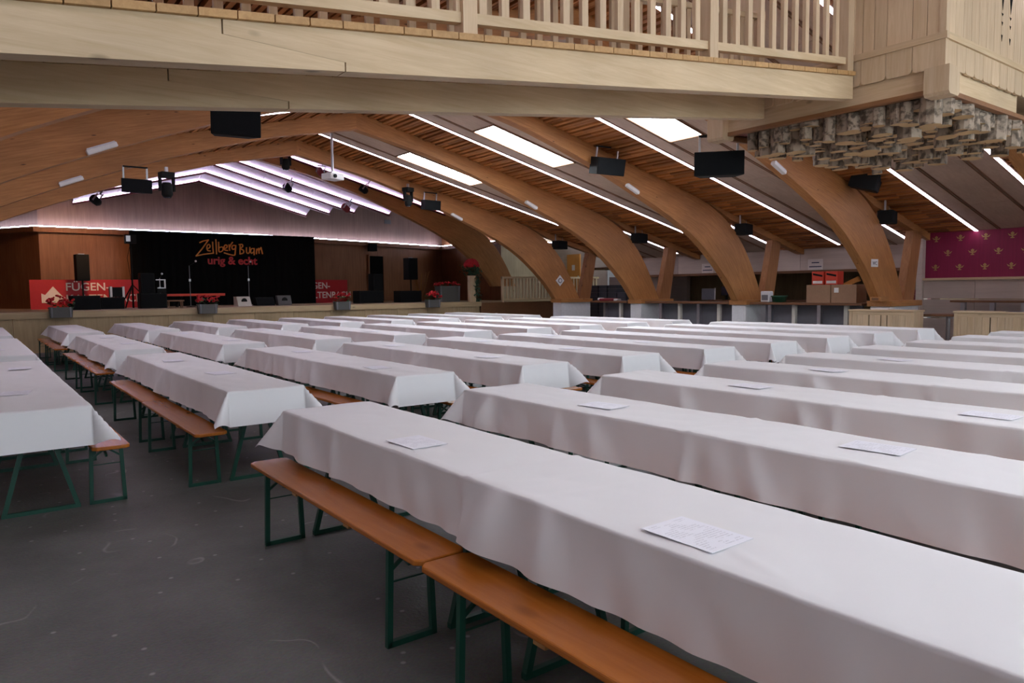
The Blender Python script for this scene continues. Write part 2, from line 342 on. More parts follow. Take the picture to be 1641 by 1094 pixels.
# slats, panels, LED strips, skylights per bay
SLOPE_L = math.sqrt(1+SL*SL)
def on_slope(mb, s, d0, d1, y0, y1, t0, t1, mi=0):
    # box lying on the roof slope; d = horizontal distance from ridge, t = offset below the roof plane (positive = down)
    def p(d, y, t): return (RX+s*d, y, RZ-SL*d-t)
    mb.hexa([p(d0,y0,t1),p(d1,y0,t1),p(d1,y1,t1),p(d0,y1,t1),p(d0,y0,t0),p(d1,y0,t0),p(d1,y1,t0),p(d0,y1,t0)], mi)
BAYS = []   # (arch far, arch near)
led_far = {1: 18.95, 2: 15.08, 3: 11.18, 4: 7.44, 5: 3.4, 6: -.6, 0: 22.9}
for i in range(1, len(ARCH)):
    A = ARCH[i]
    y_hi = (A+.88 if i == 5 else A+.62) if i > 1 else A+.3
    y_lo = led_far.get(i, A-1.35)
    for s in (-1, 1):
        mb = MB(); k = 0; d = .06
        while d < HALF-.1:
            on_slope(mb, s, d, d+.072, y_lo, y_hi, -.05, -.005+.012*((k*7) % 3)); d += .125; k += 1
        o = mb.build('ceiling_slats', M['slat'], ceil_, fix=False); o['kind'] = 'stuff'
        # LED line at the near edge of the slat band and at its far edge
        if y_lo > -1.5:
            for (yy, d0, d1) in ((y_lo, .0 if s < 0 else .0, 12.55), (y_hi, .0, 12.5)):
                if i == 1 and yy == y_hi: continue
                st = MB(); on_slope(st, s, d0+.05, d1, yy-.036, yy+.036, -.01, .026)
                st.build('led_strip', M['ledc'], ceil_)
                hs = MB(); on_slope(hs, s, d0+.05, d1, yy-.065, yy-.037, -.06, .015); on_slope(hs, s, d0+.05, d1, yy+.037, yy+.065, -.06, .015)
                hs.build('led_profile', M['panelseam'], ceil_)
    # panels between this slat band and the next (towards the camera)
    if i+1 < len(ARCH):
        p_hi = y_lo-.07; p_lo = ARCH[i+1]+(.88 if i+1 == 5 else .62)+.07
        m1 = p_hi-.42; m2 = p_lo+.45
        for s in (-1, 1):
            for mm in (m1, m2):
                sb_ = MB(); on_slope(sb_, s, .03, HALF-.05, mm-.045, mm-.02, -.03, .012); sb_.build('seam_batten', M['panelseam'], ceil_)
                sb_ = MB(); on_slope(sb_, s, .03, HALF-.05, mm+.02, mm+.04, -.03, .008); sb_.build('seam_batten', M['panelseam'], ceil_)
            sky = ((i in (1, 2, 3)) and s > 0) or (i == 6)
            for (ya, yb, step) in ((m1+.012, p_hi, 6.4), (m2+.012, m1-.012, 2.55), (p_lo, m2-.012, 6.4)):
                d = .03
                while d < HALF-.1:
                    e = min(d+step, HALF-.05)
                    if sky and step == 2.55:
                        if abs(d-(.03+2.55*0)) < .01: e = 2.12
                        elif abs(d-2.12) < .02:   # the skylight itself
                            e = 4.65
                            fr = MB(); on_slope(fr, s, d, e, yb-.03, yb, -.1, .02); on_slope(fr, s, d, e, ya, ya+.03, -.1, .02)
                            on_slope(fr, s, d, d+.03, ya, yb, -.1, .02); on_slope(fr, s, e-.03, e, ya, yb, -.1, .02)
                            w = fr.build('window_%d' % (i+(0 if s > 0 else 20)), M['panelseam']); tag(w, 'bright rectangular skylight in the %s roof slope, bay %d from the stage' % ('bar-side' if s > 0 else 'far', i), 'skylight', kind='structure')
                            pn = MB(); on_slope(pn, s, d+.02, e-.02, ya+.02, yb-.02, -.02, -.004); pn.build('pane', M['sky'], w)
                            d = e; continue
                    pb = MB(); on_slope(pb, s, d+.006, e-.006, ya, yb, -.03, 0)
                    pb.build('ceiling_panel', M['panel'], ceil_)
                    d = e
    # outer ridge board
MB().box(RX-.05, RX+.05, -6, 20.7, RZ-.04, RZ+.16).build('ridge_board', M['glulam_x'], ceil_)

def wall(name, mb, mat, label, cat='wall'):
    o = mb.build(name, mat); tag(o, label, cat, kind='structure'); return o
wall('wall_left', MB().box(XL-.2, XL, -6.2, 36, 0, 3.0), M['plywood'], 'long side wall of the hall behind the left tables')
# glazed rear front
wb = MB()
edges = [XL-.2]+[v for g in GLAZE for v in (g[0], g[1])]+[XR+.2]
def rcol(x0, x1, z0): wb.prism([(x0, z0), (x1, z0), (x1, roofz(x1)+.2)]+([(RX, RZ+.2)] if x0 < RX < x1 else [])+[(x0, roofz(x0)+.2)], 'y', -6.2, -6.0)
for a, b in zip(edges[::2], edges[1::2]): rcol(a, b, 0)
for g in GLAZE: wb.box(g[0], g[1], -6.2, -6.0, 0, g[2]); rcol(g[0], g[1], g[3])
wall('wall_rear', wb, M['plywood'], 'entrance front with wide glazed openings')
for k, g in enumerate(GLAZE):
    w = MB(); n = 3
    for q in range(n+1):
        x = g[0]+(g[1]-g[0])*q/n; w.box(max(g[0], x-.03), min(g[1], x+.03), -6.14, -6.06, g[2], g[3])
    o = w.build('window_%d' % (10+k), M['spruce_z']); tag(o, 'glazed opening in the entrance front, bay %d from the left wall' % (k+1), 'window', kind='structure')

# right side wall: plywood band above the bar opening, purple wall nearer
mbw = MB()
for y0, y1 in ((8.75, 10.15), (10.17, 12.6), (12.62, 15.0), (15.02, 17.4), (17.42, 19.2)):
    mbw.box(20.6, 20.72, y0, y1, 2.03, 2.75)
wr = empty('wall_right'); tag(wr, 'pale plywood panel band above the bar opening', 'wall', kind='structure')
for y0, y1 in ((8.75, 10.15), (10.165, 12.6), (12.615, 15.0), (15.015, 17.4), (17.415, 19.2)):
    box_obj('panel', (20.6, 20.72, y0, y1, 2.03, 2.78), M['plywood'], wr)
box_obj('lintel', (20.6, 20.8, 8.75, 19.2, 1.95, 2.03), M['darkwood'], wr)
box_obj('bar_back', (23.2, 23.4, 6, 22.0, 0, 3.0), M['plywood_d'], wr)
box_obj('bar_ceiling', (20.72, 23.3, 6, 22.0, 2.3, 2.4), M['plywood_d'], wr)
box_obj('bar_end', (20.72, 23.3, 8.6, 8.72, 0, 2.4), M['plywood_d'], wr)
box_obj('side_wall_far', (22.9, 23.1, 18.9, 34, 0, 8.0), M['plywood'], wr)
# purple wall with emblem prints and wainscot panels
wp = MB().box(19.8, 19.95, -6, 8.6, 1.7, 2.95).build('wall_purple', M['purple']); tag(wp, 'crimson wallpapered wall with small gold emblems', 'wall', kind='structure')
em = MB()
def emblem():
    mb = MB()
    def pl(pts): mb.add([(0, p[0], p[1]) for p in pts], [tuple(range(len(pts)))])
    pl([(-.012,.0),(.012,.0),(.012,.05),(-.012,.05)]); pl([(-.03,-.015),(.03,-.015),(.03,0),(-.03,0)])
    for s in (-1, 1):
        pl([(0,.02),(s*.05,.03),(s*.075,.075),(s*.055,.06),(s*.03,.045),(0,.04)])
    pl([(-.02,.05),(.02,.05),(.03,.075),(0,.1),(-.03,.075)])
    return mb
e0 = emblem().build('emblem', M['gold'], wp, fix=False)
first = True
for r in range(3):
    for c in range(-4, 16):
        y = 8.35-(c+.5*(r % 2))*.56; z = 1.93+r*.36
        if y < 4.2 or y > 8.5 or z+.05 > 2.85: continue
        if first: e0.location = (19.795, y, z); e0.scale = (1, 1.35, 1.35); first = False
        else: inst(e0, wp, (19.795, y, z), sc=(1, 1.35, 1.35))
tr = empty('trim_1'); tag(tr, 'pale wooden wainscot below the crimson wallpaper', 'wainscot', kind='structure')
for z0, z1 in ((1.2, 1.66), (.72, 1.18), (.2, .7)):
    for k in range(6):
        box_obj('panel', (19.72, 19.8, 8.6-1.2*(k+1)+.006, 8.6-1.2*k-.006, z0, z1), M['plywood'], tr)
box_obj('rail', (19.66, 19.82, 1.4, 8.62, 1.66, 1.72), M['spruce_y'], tr)
box_obj('corner_post', (19.62, 19.98, 8.6, 8.74, 0, 2.9), M['plywood'], tr)
box_obj('plinth', (19.7, 19.8, 1.4, 8.6, 0, .2), M['plywood'], tr)

# ------------------------------------------------------------------ arches on pedestals
UPR = [(0,5.84),(2.9,5.13),(6.4,4.27),(7.6,3.96),(8.3,3.74),(8.9,3.46),(9.5,3.02),(9.95,2.5),(10.3,1.95),(10.6,1.4),(10.72,1.18)]
LWR = [(0,5.42),(2.0,5.02),(3.1,4.7),(4.0,4.41),(5.0,4.05),(6.2,3.58),(7.2,3.14),(7.9,2.74),(8.5,2.28),(9.0,1.84),(9.4,1.4),(9.55,1.18)]
def resample(pts, n):
    L = [0]
    for a, b in zip(pts[:-1], pts[1:]): L.append(L[-1]+math.dist(a, b))
    out = []
    for k in range(n):
        t = L[-1]*k/(n-1); i = max(j for j in range(len(L)) if L[j] <= t+1e-9); i = min(i, len(pts)-2)
        u = (t-L[i])/(L[i+1]-L[i]); out.append((pts[i][0]+(pts[i+1][0]-pts[i][0])*u, pts[i][1]+(pts[i+1][1]-pts[i][1])*u))
    return out
def smooth_pts(p, it=2):
    for _ in range(it):
        q = list(p)
        for i in range(1, len(p)-1): q[i] = ((p[i-1][0]+2*p[i][0]+p[i+1][0])/4, (p[i-1][1]+2*p[i][1]+p[i+1][1])/4)
        p = q
    return p
NA = 48
U_ = smooth_pts(resample(UPR, NA)); L_ = smooth_pts(resample(LWR, NA))
def arch_half(s, y):
    vs = []; fs = []; uvs = []
    ln = 0
    for i in range(NA):
        if i: ln += math.dist(U_[i], U_[i-1])
        for (p, v) in ((U_[i], 0), (L_[i], 1)):
            for yy in (-.11, .11): vs.append((s*p[0], yy, p[1]))
    def F(a, b, c, d, uv): fs.append((a, b, c, d)); uvs.append(uv)
    ln = 0
    for i in range(NA-1):
        d = math.dist(U_[i], U_[i+1]); a = 4*i; b = 4*(i+1); l0, l1 = ln, ln+d; ln = l1
        h0 = math.dist(U_[i], L_[i]); h1 = math.dist(U_[i+1], L_[i+1])
        F(a, b, b+2, a+2, [(l0,0,),(l1,0),(l1,h1),(l0,h0)])            # -y face
        F(a+1, a+3, b+3, b+1, [(l0,3),(l0,3+h0),(l1,3+h1),(l1,3)])    # +y face
        F(a, a+1, b+1, b, [(l0,5),(l0,5.2),(l1,5.2),(l1,5)])          # top
        F(a+2, b+2, b+3, a+3, [(l0,6),(l1,6),(l1,6.2),(l0,6.2)])      # under
    F(0, 2, 3, 1, [(0,0),(0,.4),(.2,.4),(.2,0)]); e = 4*(NA-1); F(e, e+1, e+3, e+2, [(0,0),(0,.4),(.2,.4),(.2,0)])
    me = bpy.data.meshes.new('arch_half'); me.from_pydata(vs, [], fs)
    ul = me.uv_layers.new(name='UVMap'); k = 0
    for q in uvs:
        for w in q: ul.data[k].uv = w; k += 1
    me.materials.append(M['glulam']); me.polygons.foreach_set('use_smooth', [False]*len(me.polygons)); me.update()
    return me
MEH = {1: arch_half(1, 0), -1: arch_half(-1, 0)}
for s in MEH: 
    import bmesh
    bm = bmesh.new(); bm.from_mesh(MEH[s]); bmesh.ops.recalc_face_normals(bm, faces=bm.faces); bm.to_mesh(MEH[s]); bm.free()
strut_mb = {}
for s in (-1, 1):
    strut_mb[s] = MB().prism([(s*10.75,1.18),(s*11.28,1.18),(s*11.62,2.86),(s*11.2,2.9)], 'y', -.1, .1)
raft_mb = {s: MB().prism([(s*8.2,RZ-SL*8.2),(s*12.85,RZ-SL*12.85),(s*12.85,RZ-SL*12.85-.16),(s*12.7,RZ-SL*12.7-.18),(s*9.2,RZ-SL*9.2-.18)], 'y', -.1, .1) for s in (-1, 1)}
for i, A in enumerate(ARCH[:6]):
    lab = ['curved glulam arch standing at the edge of the stage', 'curved glulam arch carrying a small diamond-shaped sign', 'curved glulam arch, second from the stage',
           'curved glulam arch between the bar counters', 'curved glulam arch beside the wood-clad bench backs', 'curved glulam arch above the balcony walkway'][i]
    ar = empty('arch_beam', (RX, A, 0 if i else .5), 0, lab, 'beam', 'glulam arches of the hall')
    for s in (-1, 1):
        h = bpy.data.objects.new('arch_half', MEH[s]); COL.objects.link(h); h.parent = ar
        if i == 0: continue
        strut_mb[s].build('strut', M['glulam_z'], ar); raft_mb[s].build('rafter', M['glulam_x'], ar)
        pd = empty('pedestal', (RX+s*10.38, A, 0), 0, 'white pedestal with brown cap, %s foot of the ' % ('bar-side' if s > 0 else 'far-side')+'%s' % ['arch at the stage edge','arch with diamond sign','second arch from the stage','arch between the bar counters','arch beside the bench backs','arch above the balcony'][i], 'pedestal', 'arch pedestals')
        MB().box(-.72, .72, -.3, .16, 0, 1.05).build('plinth', [M['cream'] if False else M['white']], pd)
        MB().box(-.78, .78, -.36, .22, 1.05, 1.18).build('cap', M['glulam_x'], pd)
# diamond sign on arch 1
sg = MB().prism([(0,-.2),(.2,0),(0,.2),(-.2,0)], 'y', -.01, .01).build('diamond_sign', M['fixture']); sg.location = (17.45, ARCH[1]-.13, 1.85); tag(sg, 'small white diamond-shaped sign on the arch leg', 'sign')
MB().lathe([(.09,-.004),(.09,.004)], 16, (0,-.013,0), 'y').build('symbol_ring', M['grey'], sg)
MB().lathe([(.06,-.004),(.06,.004)], 16, (0,-.016,0), 'y').build('symbol_centre', M['fixture'], sg)

# ------------------------------------------------------------------ stage
SY, SZ = 23.0, 1.09
stg = empty('floor_stage', (7.7, SY, 0), 0, 'raised wooden stage across the end of the hall', 'stage'); stg['kind'] = 'structure'
def st(name, b, mat, par=stg):
    return box_obj(name, (b[0]-7.7, b[1]-7.7, b[2]-SY, b[3]-SY, b[4], b[5]), mat, par)
st('deck', (XL, 15.75, SY+.02, 34, SZ-.1, SZ), M['stagedeck'])
st('edge_board', (XL, 15.78, SY-.06, SY+.03, SZ-.17, SZ+.003), M['stagedeck'])
x = XL
while x < 15.7:
    e = min(x+1.25, 15.75); st('front_panel', (x+.004, e-.004, SY, SY+.03, .0, SZ-.17), M['stagefront']); x = e
st('end_panel', (15.72, 15.75, SY, 33, 0, SZ-.1), M['stagefront'])
# platform beside the stage with railing
pf = empty('floor_platform', (16, 23, 0), 0, 'raised platform beside the stage with dark panelled front', 'platform'); pf['kind'] = 'structure'
box_obj('front', (-.2, 7, 0, .05, 0, 1.05), M['darkwood'], pf); box_obj('deck', (-.2, 7, .05, 6, .95, 1.05), M['stagedeck'], pf)
rl = empty('platform_railing', (16.75, 22.95, 1.05), 0, 'pale wooden baluster railing on the side platform', 'railing')
box_obj('handrail', (0, 5.2, -.04, .04, .92, 1.0), M['spruce_x'], rl); box_obj('bottom_rail', (0, 5.2, -.03, .03, .08, .14), M['spruce_x'], rl)
for k in range(3): box_obj('post', (k*2.5, k*2.5+.09, -.045, .045, 0, 1.0), M['spruce_z'], rl)
bz = box_obj('baluster', (-.03, .03, -.02, .02, .14, .92), M['spruce_z'], rl); bz.location = (.25, 0, 0)
for k in range(1, 31): inst(bz, rl, (.25+k*.16, 0, 0))
# stage back walls (plan polygon)
ZL = 3.78
def plan_wall(name, pts, z0, z1, th, mat, label):
    mb = MB()
    for (a, b) in zip(pts[:-1], pts[1:]):
        a = Vector((*a, 0)); b = Vector((*b, 0)); d = (b-a).normalized(); n = Vector((-d.y, d.x, 0))
        P = [a, b, b+n*th, a+n*th]; mb.hexa([(p.x, p.y, z0) for p in P]+[(p.x, p.y, z1) for p in P])
    return wall(name, mb, mat, label)
PW = [(-1.3, 34.0), (2.0, 28.3), (9.0, 28.7), (19.6, 32.0), (19.7, 27.0), (23.1, 27.0)]
def offs(pts, d):
    out = []
    for i, p in enumerate(pts):
        p = Vector((*p, 0)); ns = []
        for a, b in ((i-1, i), (i, i+1)):
            if a < 0 or b >= len(pts): continue
            t = (Vector((*pts[b], 0))-Vector((*pts[a], 0))).normalized(); ns.append(Vector((t.y, -t.x, 0)))
        n = sum(ns, Vector()).normalized(); k = d/max(.4, n.dot(ns[0])); q = p+n*k; out.append((q.x, q.y))
    return out
plan_wall('wall_stage_upper', offs(PW, 0)[:4], ZL-.1, 7.9, .1, M['upperwall'], 'red-brown wooden wall above the lit ledge of the stage')
plan_wall('wall_stage_lower', offs(PW, .0)[:4], 0, ZL-.1, .1, M['stagewall'], 'red-brown wooden stage back wall below the lit ledge')
plan_wall('wall_stage_side', PW[3:5], 0, 5.0, .1, M['stagewall'], 'dark wooden side wall beside the stage')
plan_wall('wall_platform', PW[4:6], 0, 5.0, .1, M['tanwall'], 'tan boarded wall behind the side platform')
# ledge with LED line
lg = empty('trim_2'); tag(lg, 'ledge with a bright white light line around the stage wall', 'ledge', kind='structure')
O1 = offs(PW, .28); O0 = offs(PW, -.02); OL = offs(PW, .1)
for i in range(5):
    a, b, c, d = O1[i], O1[i+1], O0[i+1], O0[i]
    mb = MB().hexa([(*a, ZL-.2), (*b, ZL-.2), (*c, ZL-.2), (*d, ZL-.2), (*a, ZL-.03), (*b, ZL-.03), (*c, ZL-.03), (*d, ZL-.03)])
    mb.build('ledge_board', M['stagewall'], lg)
    t = (Vector(b)-Vector(a)).normalized(); n = Vector((-t.y, t.x)); a2 = Vector(a)+n*.06; b2 = Vector(b)+n*.06
    MB().bar((*a2, ZL-.015), (*b2, ZL-.015), .03, .03).build('led_strip', M['ledw'], lg)
# sawtooth stage ceiling
sw = empty('stage_ceiling'); tag(sw, 'sawtooth ceiling of lilac-lit panels over the stage', 'ceiling', kind='structure')
BY = [28.25, 27.35, 26.6, 25.8, 25.05, 24.3, 23.55, 22.8]; BX = [4.0, 4.6, 5.3, 6.4, 7.2, 8.0, 8.6, 9.2]
SRX, SSL = 7.0, .262
for i in range(8):
    SRZ = 5.62+.19*i
    y0 = BY[i]; y1 = BY[i+1] if i < 7 else BY[i]-.75
    for s in (-1, 1):
        D = BX[i]; n = 3
        def q(d, y, z): return (SRX+s*d, y, SRZ-SSL*d+z)
        def slab(d0, d1, ya, yb, za0, za1, zb0, zb1):   # prism along the slope; (y, z) section ya: za0..za1, yb: zb0..zb1
            return MB().hexa([q(d0,ya,za0),q(d1,ya,za0),q(d1,yb,zb0),q(d0,yb,zb0),q(d0,ya,za1),q(d1,ya,za1),q(d1,yb,zb1),q(d0,yb,zb1)])
        for k in range(n):
            slab(D*k/n+.006, D*(k+1)/n-.006, y1, y0, .36, .4, .0, .04).build('louvre_panel', M['louvre'], sw)
        slab(0, D, y0-.13, y0+.02, -.06, -.035, -.06, -.035).build('trough', M['redlip'], sw)
        slab(0, D, y0-.13, y0-.115, -.06, .0, -.06, .0).build('lip', M['redlip'], sw)
        MB().bar(q(.05,y0-.06,-.018), q(D-.05,y0-.06,-.018), .04, .025).build('led_strip', M['led'], sw)
        slab(0, D, y0+.02, y0+.045, -.06, .24, -.06, .24).build('riser', M['redlip'], sw)
MB().box(XL-.2, 23.4, 20.75, 36.2, 8.0, 8.1).build('upper_void', M['roofdark'], sw)
for s in (-1, 1): MB().prism([(RX, RZ+.1), (RX+s*HALF, roofz(XR)+.1), (RX+s*HALF, 8.0), (RX, 8.0)], 'y', 20.75, 20.85).build('gable_board', M['roofdark'], sw)
wall('wall_back', MB().box(XL-.2, 23.4, 36, 36.2, 0, 8.1), M['stagewall'], 'outer end wall behind the stage')
wall('wall_stage_left', MB().box(XL-.2, XL, 20.75, 36, 3.0, 8.1), M['stagewall'], 'upper side wall of the stage house')
wall('wall_stage_right', MB().box(23.1, 23.4, 19.2, 36, 0, 8.1), M['stagewall'], 'outer side wall beyond the platform')
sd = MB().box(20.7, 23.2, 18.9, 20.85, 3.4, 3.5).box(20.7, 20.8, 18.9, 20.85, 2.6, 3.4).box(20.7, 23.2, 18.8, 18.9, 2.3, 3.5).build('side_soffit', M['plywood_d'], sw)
# black curtain with sign lettering
cu = empty('stage_curtain', (7.85, 27.75, SZ), .02, 'black stage backdrop curtain carrying orange and red lettering', 'curtain')
NX = 140; vs = []; fs = []
for i in range(NX+1):
    xx = -3.3+6.6*i/NX; yy = .03*math.sin(i*1.1)+.015*math.sin(i*2.7)
    vs += [(xx, yy, 0), (xx, yy, 2.62)]
for i in range(NX): fs.append((2*i, 2*i+2, 2*i+3, 2*i+1))
b = len(vs)
mbc = MB(); mbc.add(vs, fs); mbc.add([(v[0], v[1]+.03, v[2]) for v in vs], [tuple(reversed(f)) for f in fs])
mbc.build('drape', M['curtain'], cu, smooth=True, fix=False)
strokes = [[(115,178),(150,160),(205,147),(140,240),(72,325),(150,305),(250,290)],
 [(186,246),(214,230),(220,210),(208,196),(192,207),(186,235),(194,262),(220,266)], [(248,168),(248,230),(252,292)], [(282,140),(284,220),(284,298)],
 [(310,168),(310,220),(312,272),(340,268),(356,245),(348,220),(315,228)], [(370,238),(395,225),(398,203),(382,197),(368,215),(370,250),(402,256)],
 [(420,192),(424,256)], [(424,222),(440,190),(458,165)], [(492,200),(462,200),(450,222),(460,242),(486,232),(492,200),(484,270),(474,308),(420,300),(365,284)],
 [(540,190),(534,290)], [(528,188),(562,186),(566,210),(540,232),(572,250),(572,280),(534,294)], [(608,220),(608,270),(622,284),(640,270),(646,216)],
 [(690,228),(664,232),(652,258),(662,282),(690,262),(692,226),(690,300)], [(716,288),(722,232)], [(722,250),(744,224),(746,282)], [(746,250),(770,214),(784,286)]]
k_ = 6.1/ (1.11*1305-  0)*1.0
sc_ = .00335; 
LETTERS = {0:[0], 1:[1], 2:[2], 3:[3], 4:[4], 5:[5], 6:[6,7], 7:[8], 8:[9,10], 9:[11], 10:[12], 11:[13,14,15]}
LMB = {k: MB() for k in LETTERS}
def sp(p): return ((p[0]-60)*sc_, -.05, 2.42-(p[1]-130)*sc_*.98)
for si_, s_ in enumerate(strokes):
    lt = LMB[[k for k, v in LETTERS.items() if si_ in v][0]]
    pts = [sp(p) for p in s_]
    # catmull-rom
    out = []
    for i in range(len(pts)-1):
        p0 = Vector(pts[max(i-1,0)]); p1 = Vector(pts[i]); p2 = Vector(pts[i+1]); p3 = Vector(pts[min(i+2,len(pts)-1)])
        sharp = 1 if len(pts) > 4 else 0
        for t in (0, .33, .66):
            out.append(p1.lerp(p2, t) if (s_ is strokes[0] or not sharp) else .5*((2*p1)+(-p0+p2)*t+(2*p0-5*p1+4*p2-p3)*t*t+(-p0+3*p1-3*p2+p3)*t**3))
    out.append(Vector(pts[-1]))
    for a, bb in zip(out[:-1], out[1:]):
        d = (bb-a).normalized()*.012; lt.bar(a-d, bb+d, .03, .085 if s_ is not strokes[0] else .1, 0, (0,1,0)) if False else lt.bar(a-d, bb+d, .038, .03, 0, (0,1,0))
for lt in LMB.values(): lt.build('letter', M['orange'], cu).location = (-1.22, 0, 0)
def text_mesh(txt, size, ext, mat, parent, loc, rot, name='lettering', bold=0, shear=0, sx=1):
    cd = bpy.data.curves.new('txt', 'FONT'); cd.body = txt; cd.size = size; cd.extrude = ext; cd.offset = bold; cd.shear = shear; cd.align_x = 'LEFT'; cd.resolution_u = 3
    o = bpy.data.objects.new('txt', cd); COL.objects.link(o); bpy.context.view_layer.update()
    me = bpy.data.meshes.new_from_object(o.evaluated_get(bpy.context.evaluated_depsgraph_get()))
    bpy.data.objects.remove(o); me.materials.clear(); me.materials.append(mat)
    # one object per letter: islands whose x ranges overlap belong together
    nv = len(me.vertices); par = list(range(nv))
    def find(i):
        while par[i] != i: par[i] = par[par[i]]; i = par[i]
        return i
    for e in me.edges: par[find(e.vertices[0])] = find(e.vertices[1])
    isl = {}
    for i in range(nv): isl.setdefault(find(i), []).append(i)
    rng = sorted((min(me.vertices[i].co.x for i in v), max(me.vertices[i].co.x for i in v), v) for v in isl.values())
    grp = []
    for a, b, v in rng:
        if grp and a < grp[-1][1]-.002: grp[-1][1] = max(b, grp[-1][1]); grp[-1][2] += v
        else: grp.append([a, b, list(v)])
    for a, b, v in grp:
        ix = {o_: n_ for n_, o_ in enumerate(v)}
        fs_ = [[ix[w] for w in p.vertices] for p in me.polygons if p.vertices[0] in ix]
        m2 = bpy.data.meshes.new('letter'); m2.from_pydata([me.vertices[i].co[:] for i in v], [], fs_); m2.materials.append(mat); m2.update()
        q = bpy.data.objects.new('letter', m2); COL.objects.link(q); q.parent = parent; q.location = loc; q.rotation_euler = rot; q.scale = (sx, 1, 1)
text_mesh('urig & echt', .4, .01, M['letterred'], cu, (-.8, -.05, 1.5), (PI/2, 0, -.0), bold=.01, sx=1.0)

def banner(loc, rz, w, label, mountain=True, x_text=.95):
    b = empty('banner', loc, rz, label, 'banner')
    b0 = b; b = box_obj('cloth', (0, w, 0, .03, 0, .93), M['red'], b0)
    if mountain:
        MB().prism([(.3,.2),(.3,.5),(.4,.45),(.62,.72),(.85,.42),(.95,.36),(.86,.2)], 'y', -.008, 0).build('mountain_logo', M['printwhite'], b)
    text_mesh('FÜGEN-', .36, .004, M['printwhite'], b, (x_text, -.006, .58), (PI/2,0,0), bold=.004)
    text_mesh('KALTENBACH', .36, .004, M['printwhite'], b, (x_text, -.006, .2), (PI/2,0,0), bold=.004)
    return b0
banner((1.6, 27.1, SZ), 0.02, 3.1, 'red banner with white mountain logo behind the left stage loudspeaker')
banner((9.75, 27.85, SZ), .2, 3.1, 'red lettered banner between the black curtain and the dark stage door', False, .98)
# wood panel with light edge at top-left of curtain
# stage door
dr = empty('door_1', (14.75, 30.42, SZ), math.atan2(3.3, 10.6)); tag(dr, 'dark open doorway in the stage back wall', 'door', kind='structure')
MB().box(0, .85, -.03, .05, 0, 2.05).build('opening', M['curtain'], dr)  # solid black slab, painted in place of the shade inside the doorway
for b_ in ((-.06,0,-.05,.05,0,2.1),(.85,.91,-.05,.05,0,2.1),(0,.85,-.05,.05,2.05,2.11)): box_obj('frame', b_, M['stagewall'], dr)

# ------------------------------------------------------------------ balcony walkway and hanging cabin
BR = .117                                 # rise per metre
YF, YB_ = 4.4, 5.55
def bz_(x): return 2.74+BR*(x-.2)        # underside of the front beam
bal = empty('balcony_walkway', (3.5, 5.0, 0), 0, 'pale spruce balcony walkway rising across the hall to the cabin', 'balcony')
def sl_box(mb, x0, x1, y0, y1, z0, z1, mi=0):
    P = [(x0,y0,bz_(x0)+z0),(x1,y0,bz_(x1)+z0),(x1,y1,bz_(x1)+z0),(x0,y1,bz_(x0)+z0),(x0,y0,bz_(x0)+z1),(x1,y0,bz_(x1)+z1),(x1,y1,bz_(x1)+z1),(x0,y1,bz_(x0)+z1)]
    return mb.hexa([(p[0]-3.5, p[1]-5.0, p[2]) for p in P], mi)
XA, XB = -3.2, 8.2
def beam_scarf(name, y0, y1, z0, z1, xs, mat):
    # two lengths meeting in a slanted scarf joint
    x1, x2 = xs
    zm = z0+(z1-z0)*.68; zn = z0+(z1-z0)*.22
    pa = [(XA,z0),(x2,z0),(x2,zn),(x1,zm),(x1,z1),(XA,z1)]
    g = .009
    pb = [(x2+g,z0),(XB,z0),(XB,z1),(x1+g,z1),(x1+g,zm),(x2+g,zn)]
    for P in (pa, pb):
        mb = MB(); n = len(P)
        vs = [(p[0]-3.5, y0-5.0, bz_(p[0])+p[1]) for p in P]+[(p[0]-3.5, y1-5.0, bz_(p[0])+p[1]) for p in P]
        fs = [tuple(range(n)), tuple(range(2*n-1, n-1, -1))]+[(i, i+n, (i+1) % n+n, (i+1) % n) for i in range(n)]
        o = mb.add(vs, fs).build(name, mat, bal)
beam_scarf('front_beam', YF, YF+.13, 0, .255, (1.25, 2.0), M['spruce_x'])
beam_scarf('rear_beam', YB_, YB_+.13, 0, .255, (1.2, 2.05), M['spruce_x'])
x = XA; k = 0
while x < XB-.05:
    o = sl_box(MB(), x+.004, min(x+.212, XB), YF-.03, YB_+.16, .257, .302).build('deck_plank', M['deckplank'], bal); x += .216
for (yy, off) in ((YF+.05, 0), (YB_+.05, .07)):
    sl_box(MB(), XA, XB, yy-.035, yy+.035, .385, .46).build('bottom_rail', M['spruce_x'], bal)
    sl_box(MB(), XA, XB, yy-.05, yy+.05, 1.22, 1.28).build('handrail', M['spruce_x'], bal)
    bb = MB().box(-.033, .033, -.02, .02, .30 if yy > 5 else .46, 1.22).build('baluster', M['spruce_z'], bal)
    x = XA+.1+off; first = True
    while x < XB-.1:
        if first: bb.location = (x-3.5, yy-5.0, bz_(x)); first = False
        else: inst(bb, bal, (x-3.5, yy-5.0, bz_(x)))
        x += .2
    for px in (-2.5, .23, 2.96, 5.69, 8.12):
        box_obj('post', (px-3.5-.06, px-3.5+.06, yy-5.0-.06, yy-5.0+.06, bz_(px)+.3, bz_(px)+1.32), M['spruce_z'], bal)

cb = empty('hanging_cabin', (8.3, 3.5, 3.57), 0, 'hanging spruce cabin with shaped board skirt above a birch log underside', 'cabin')
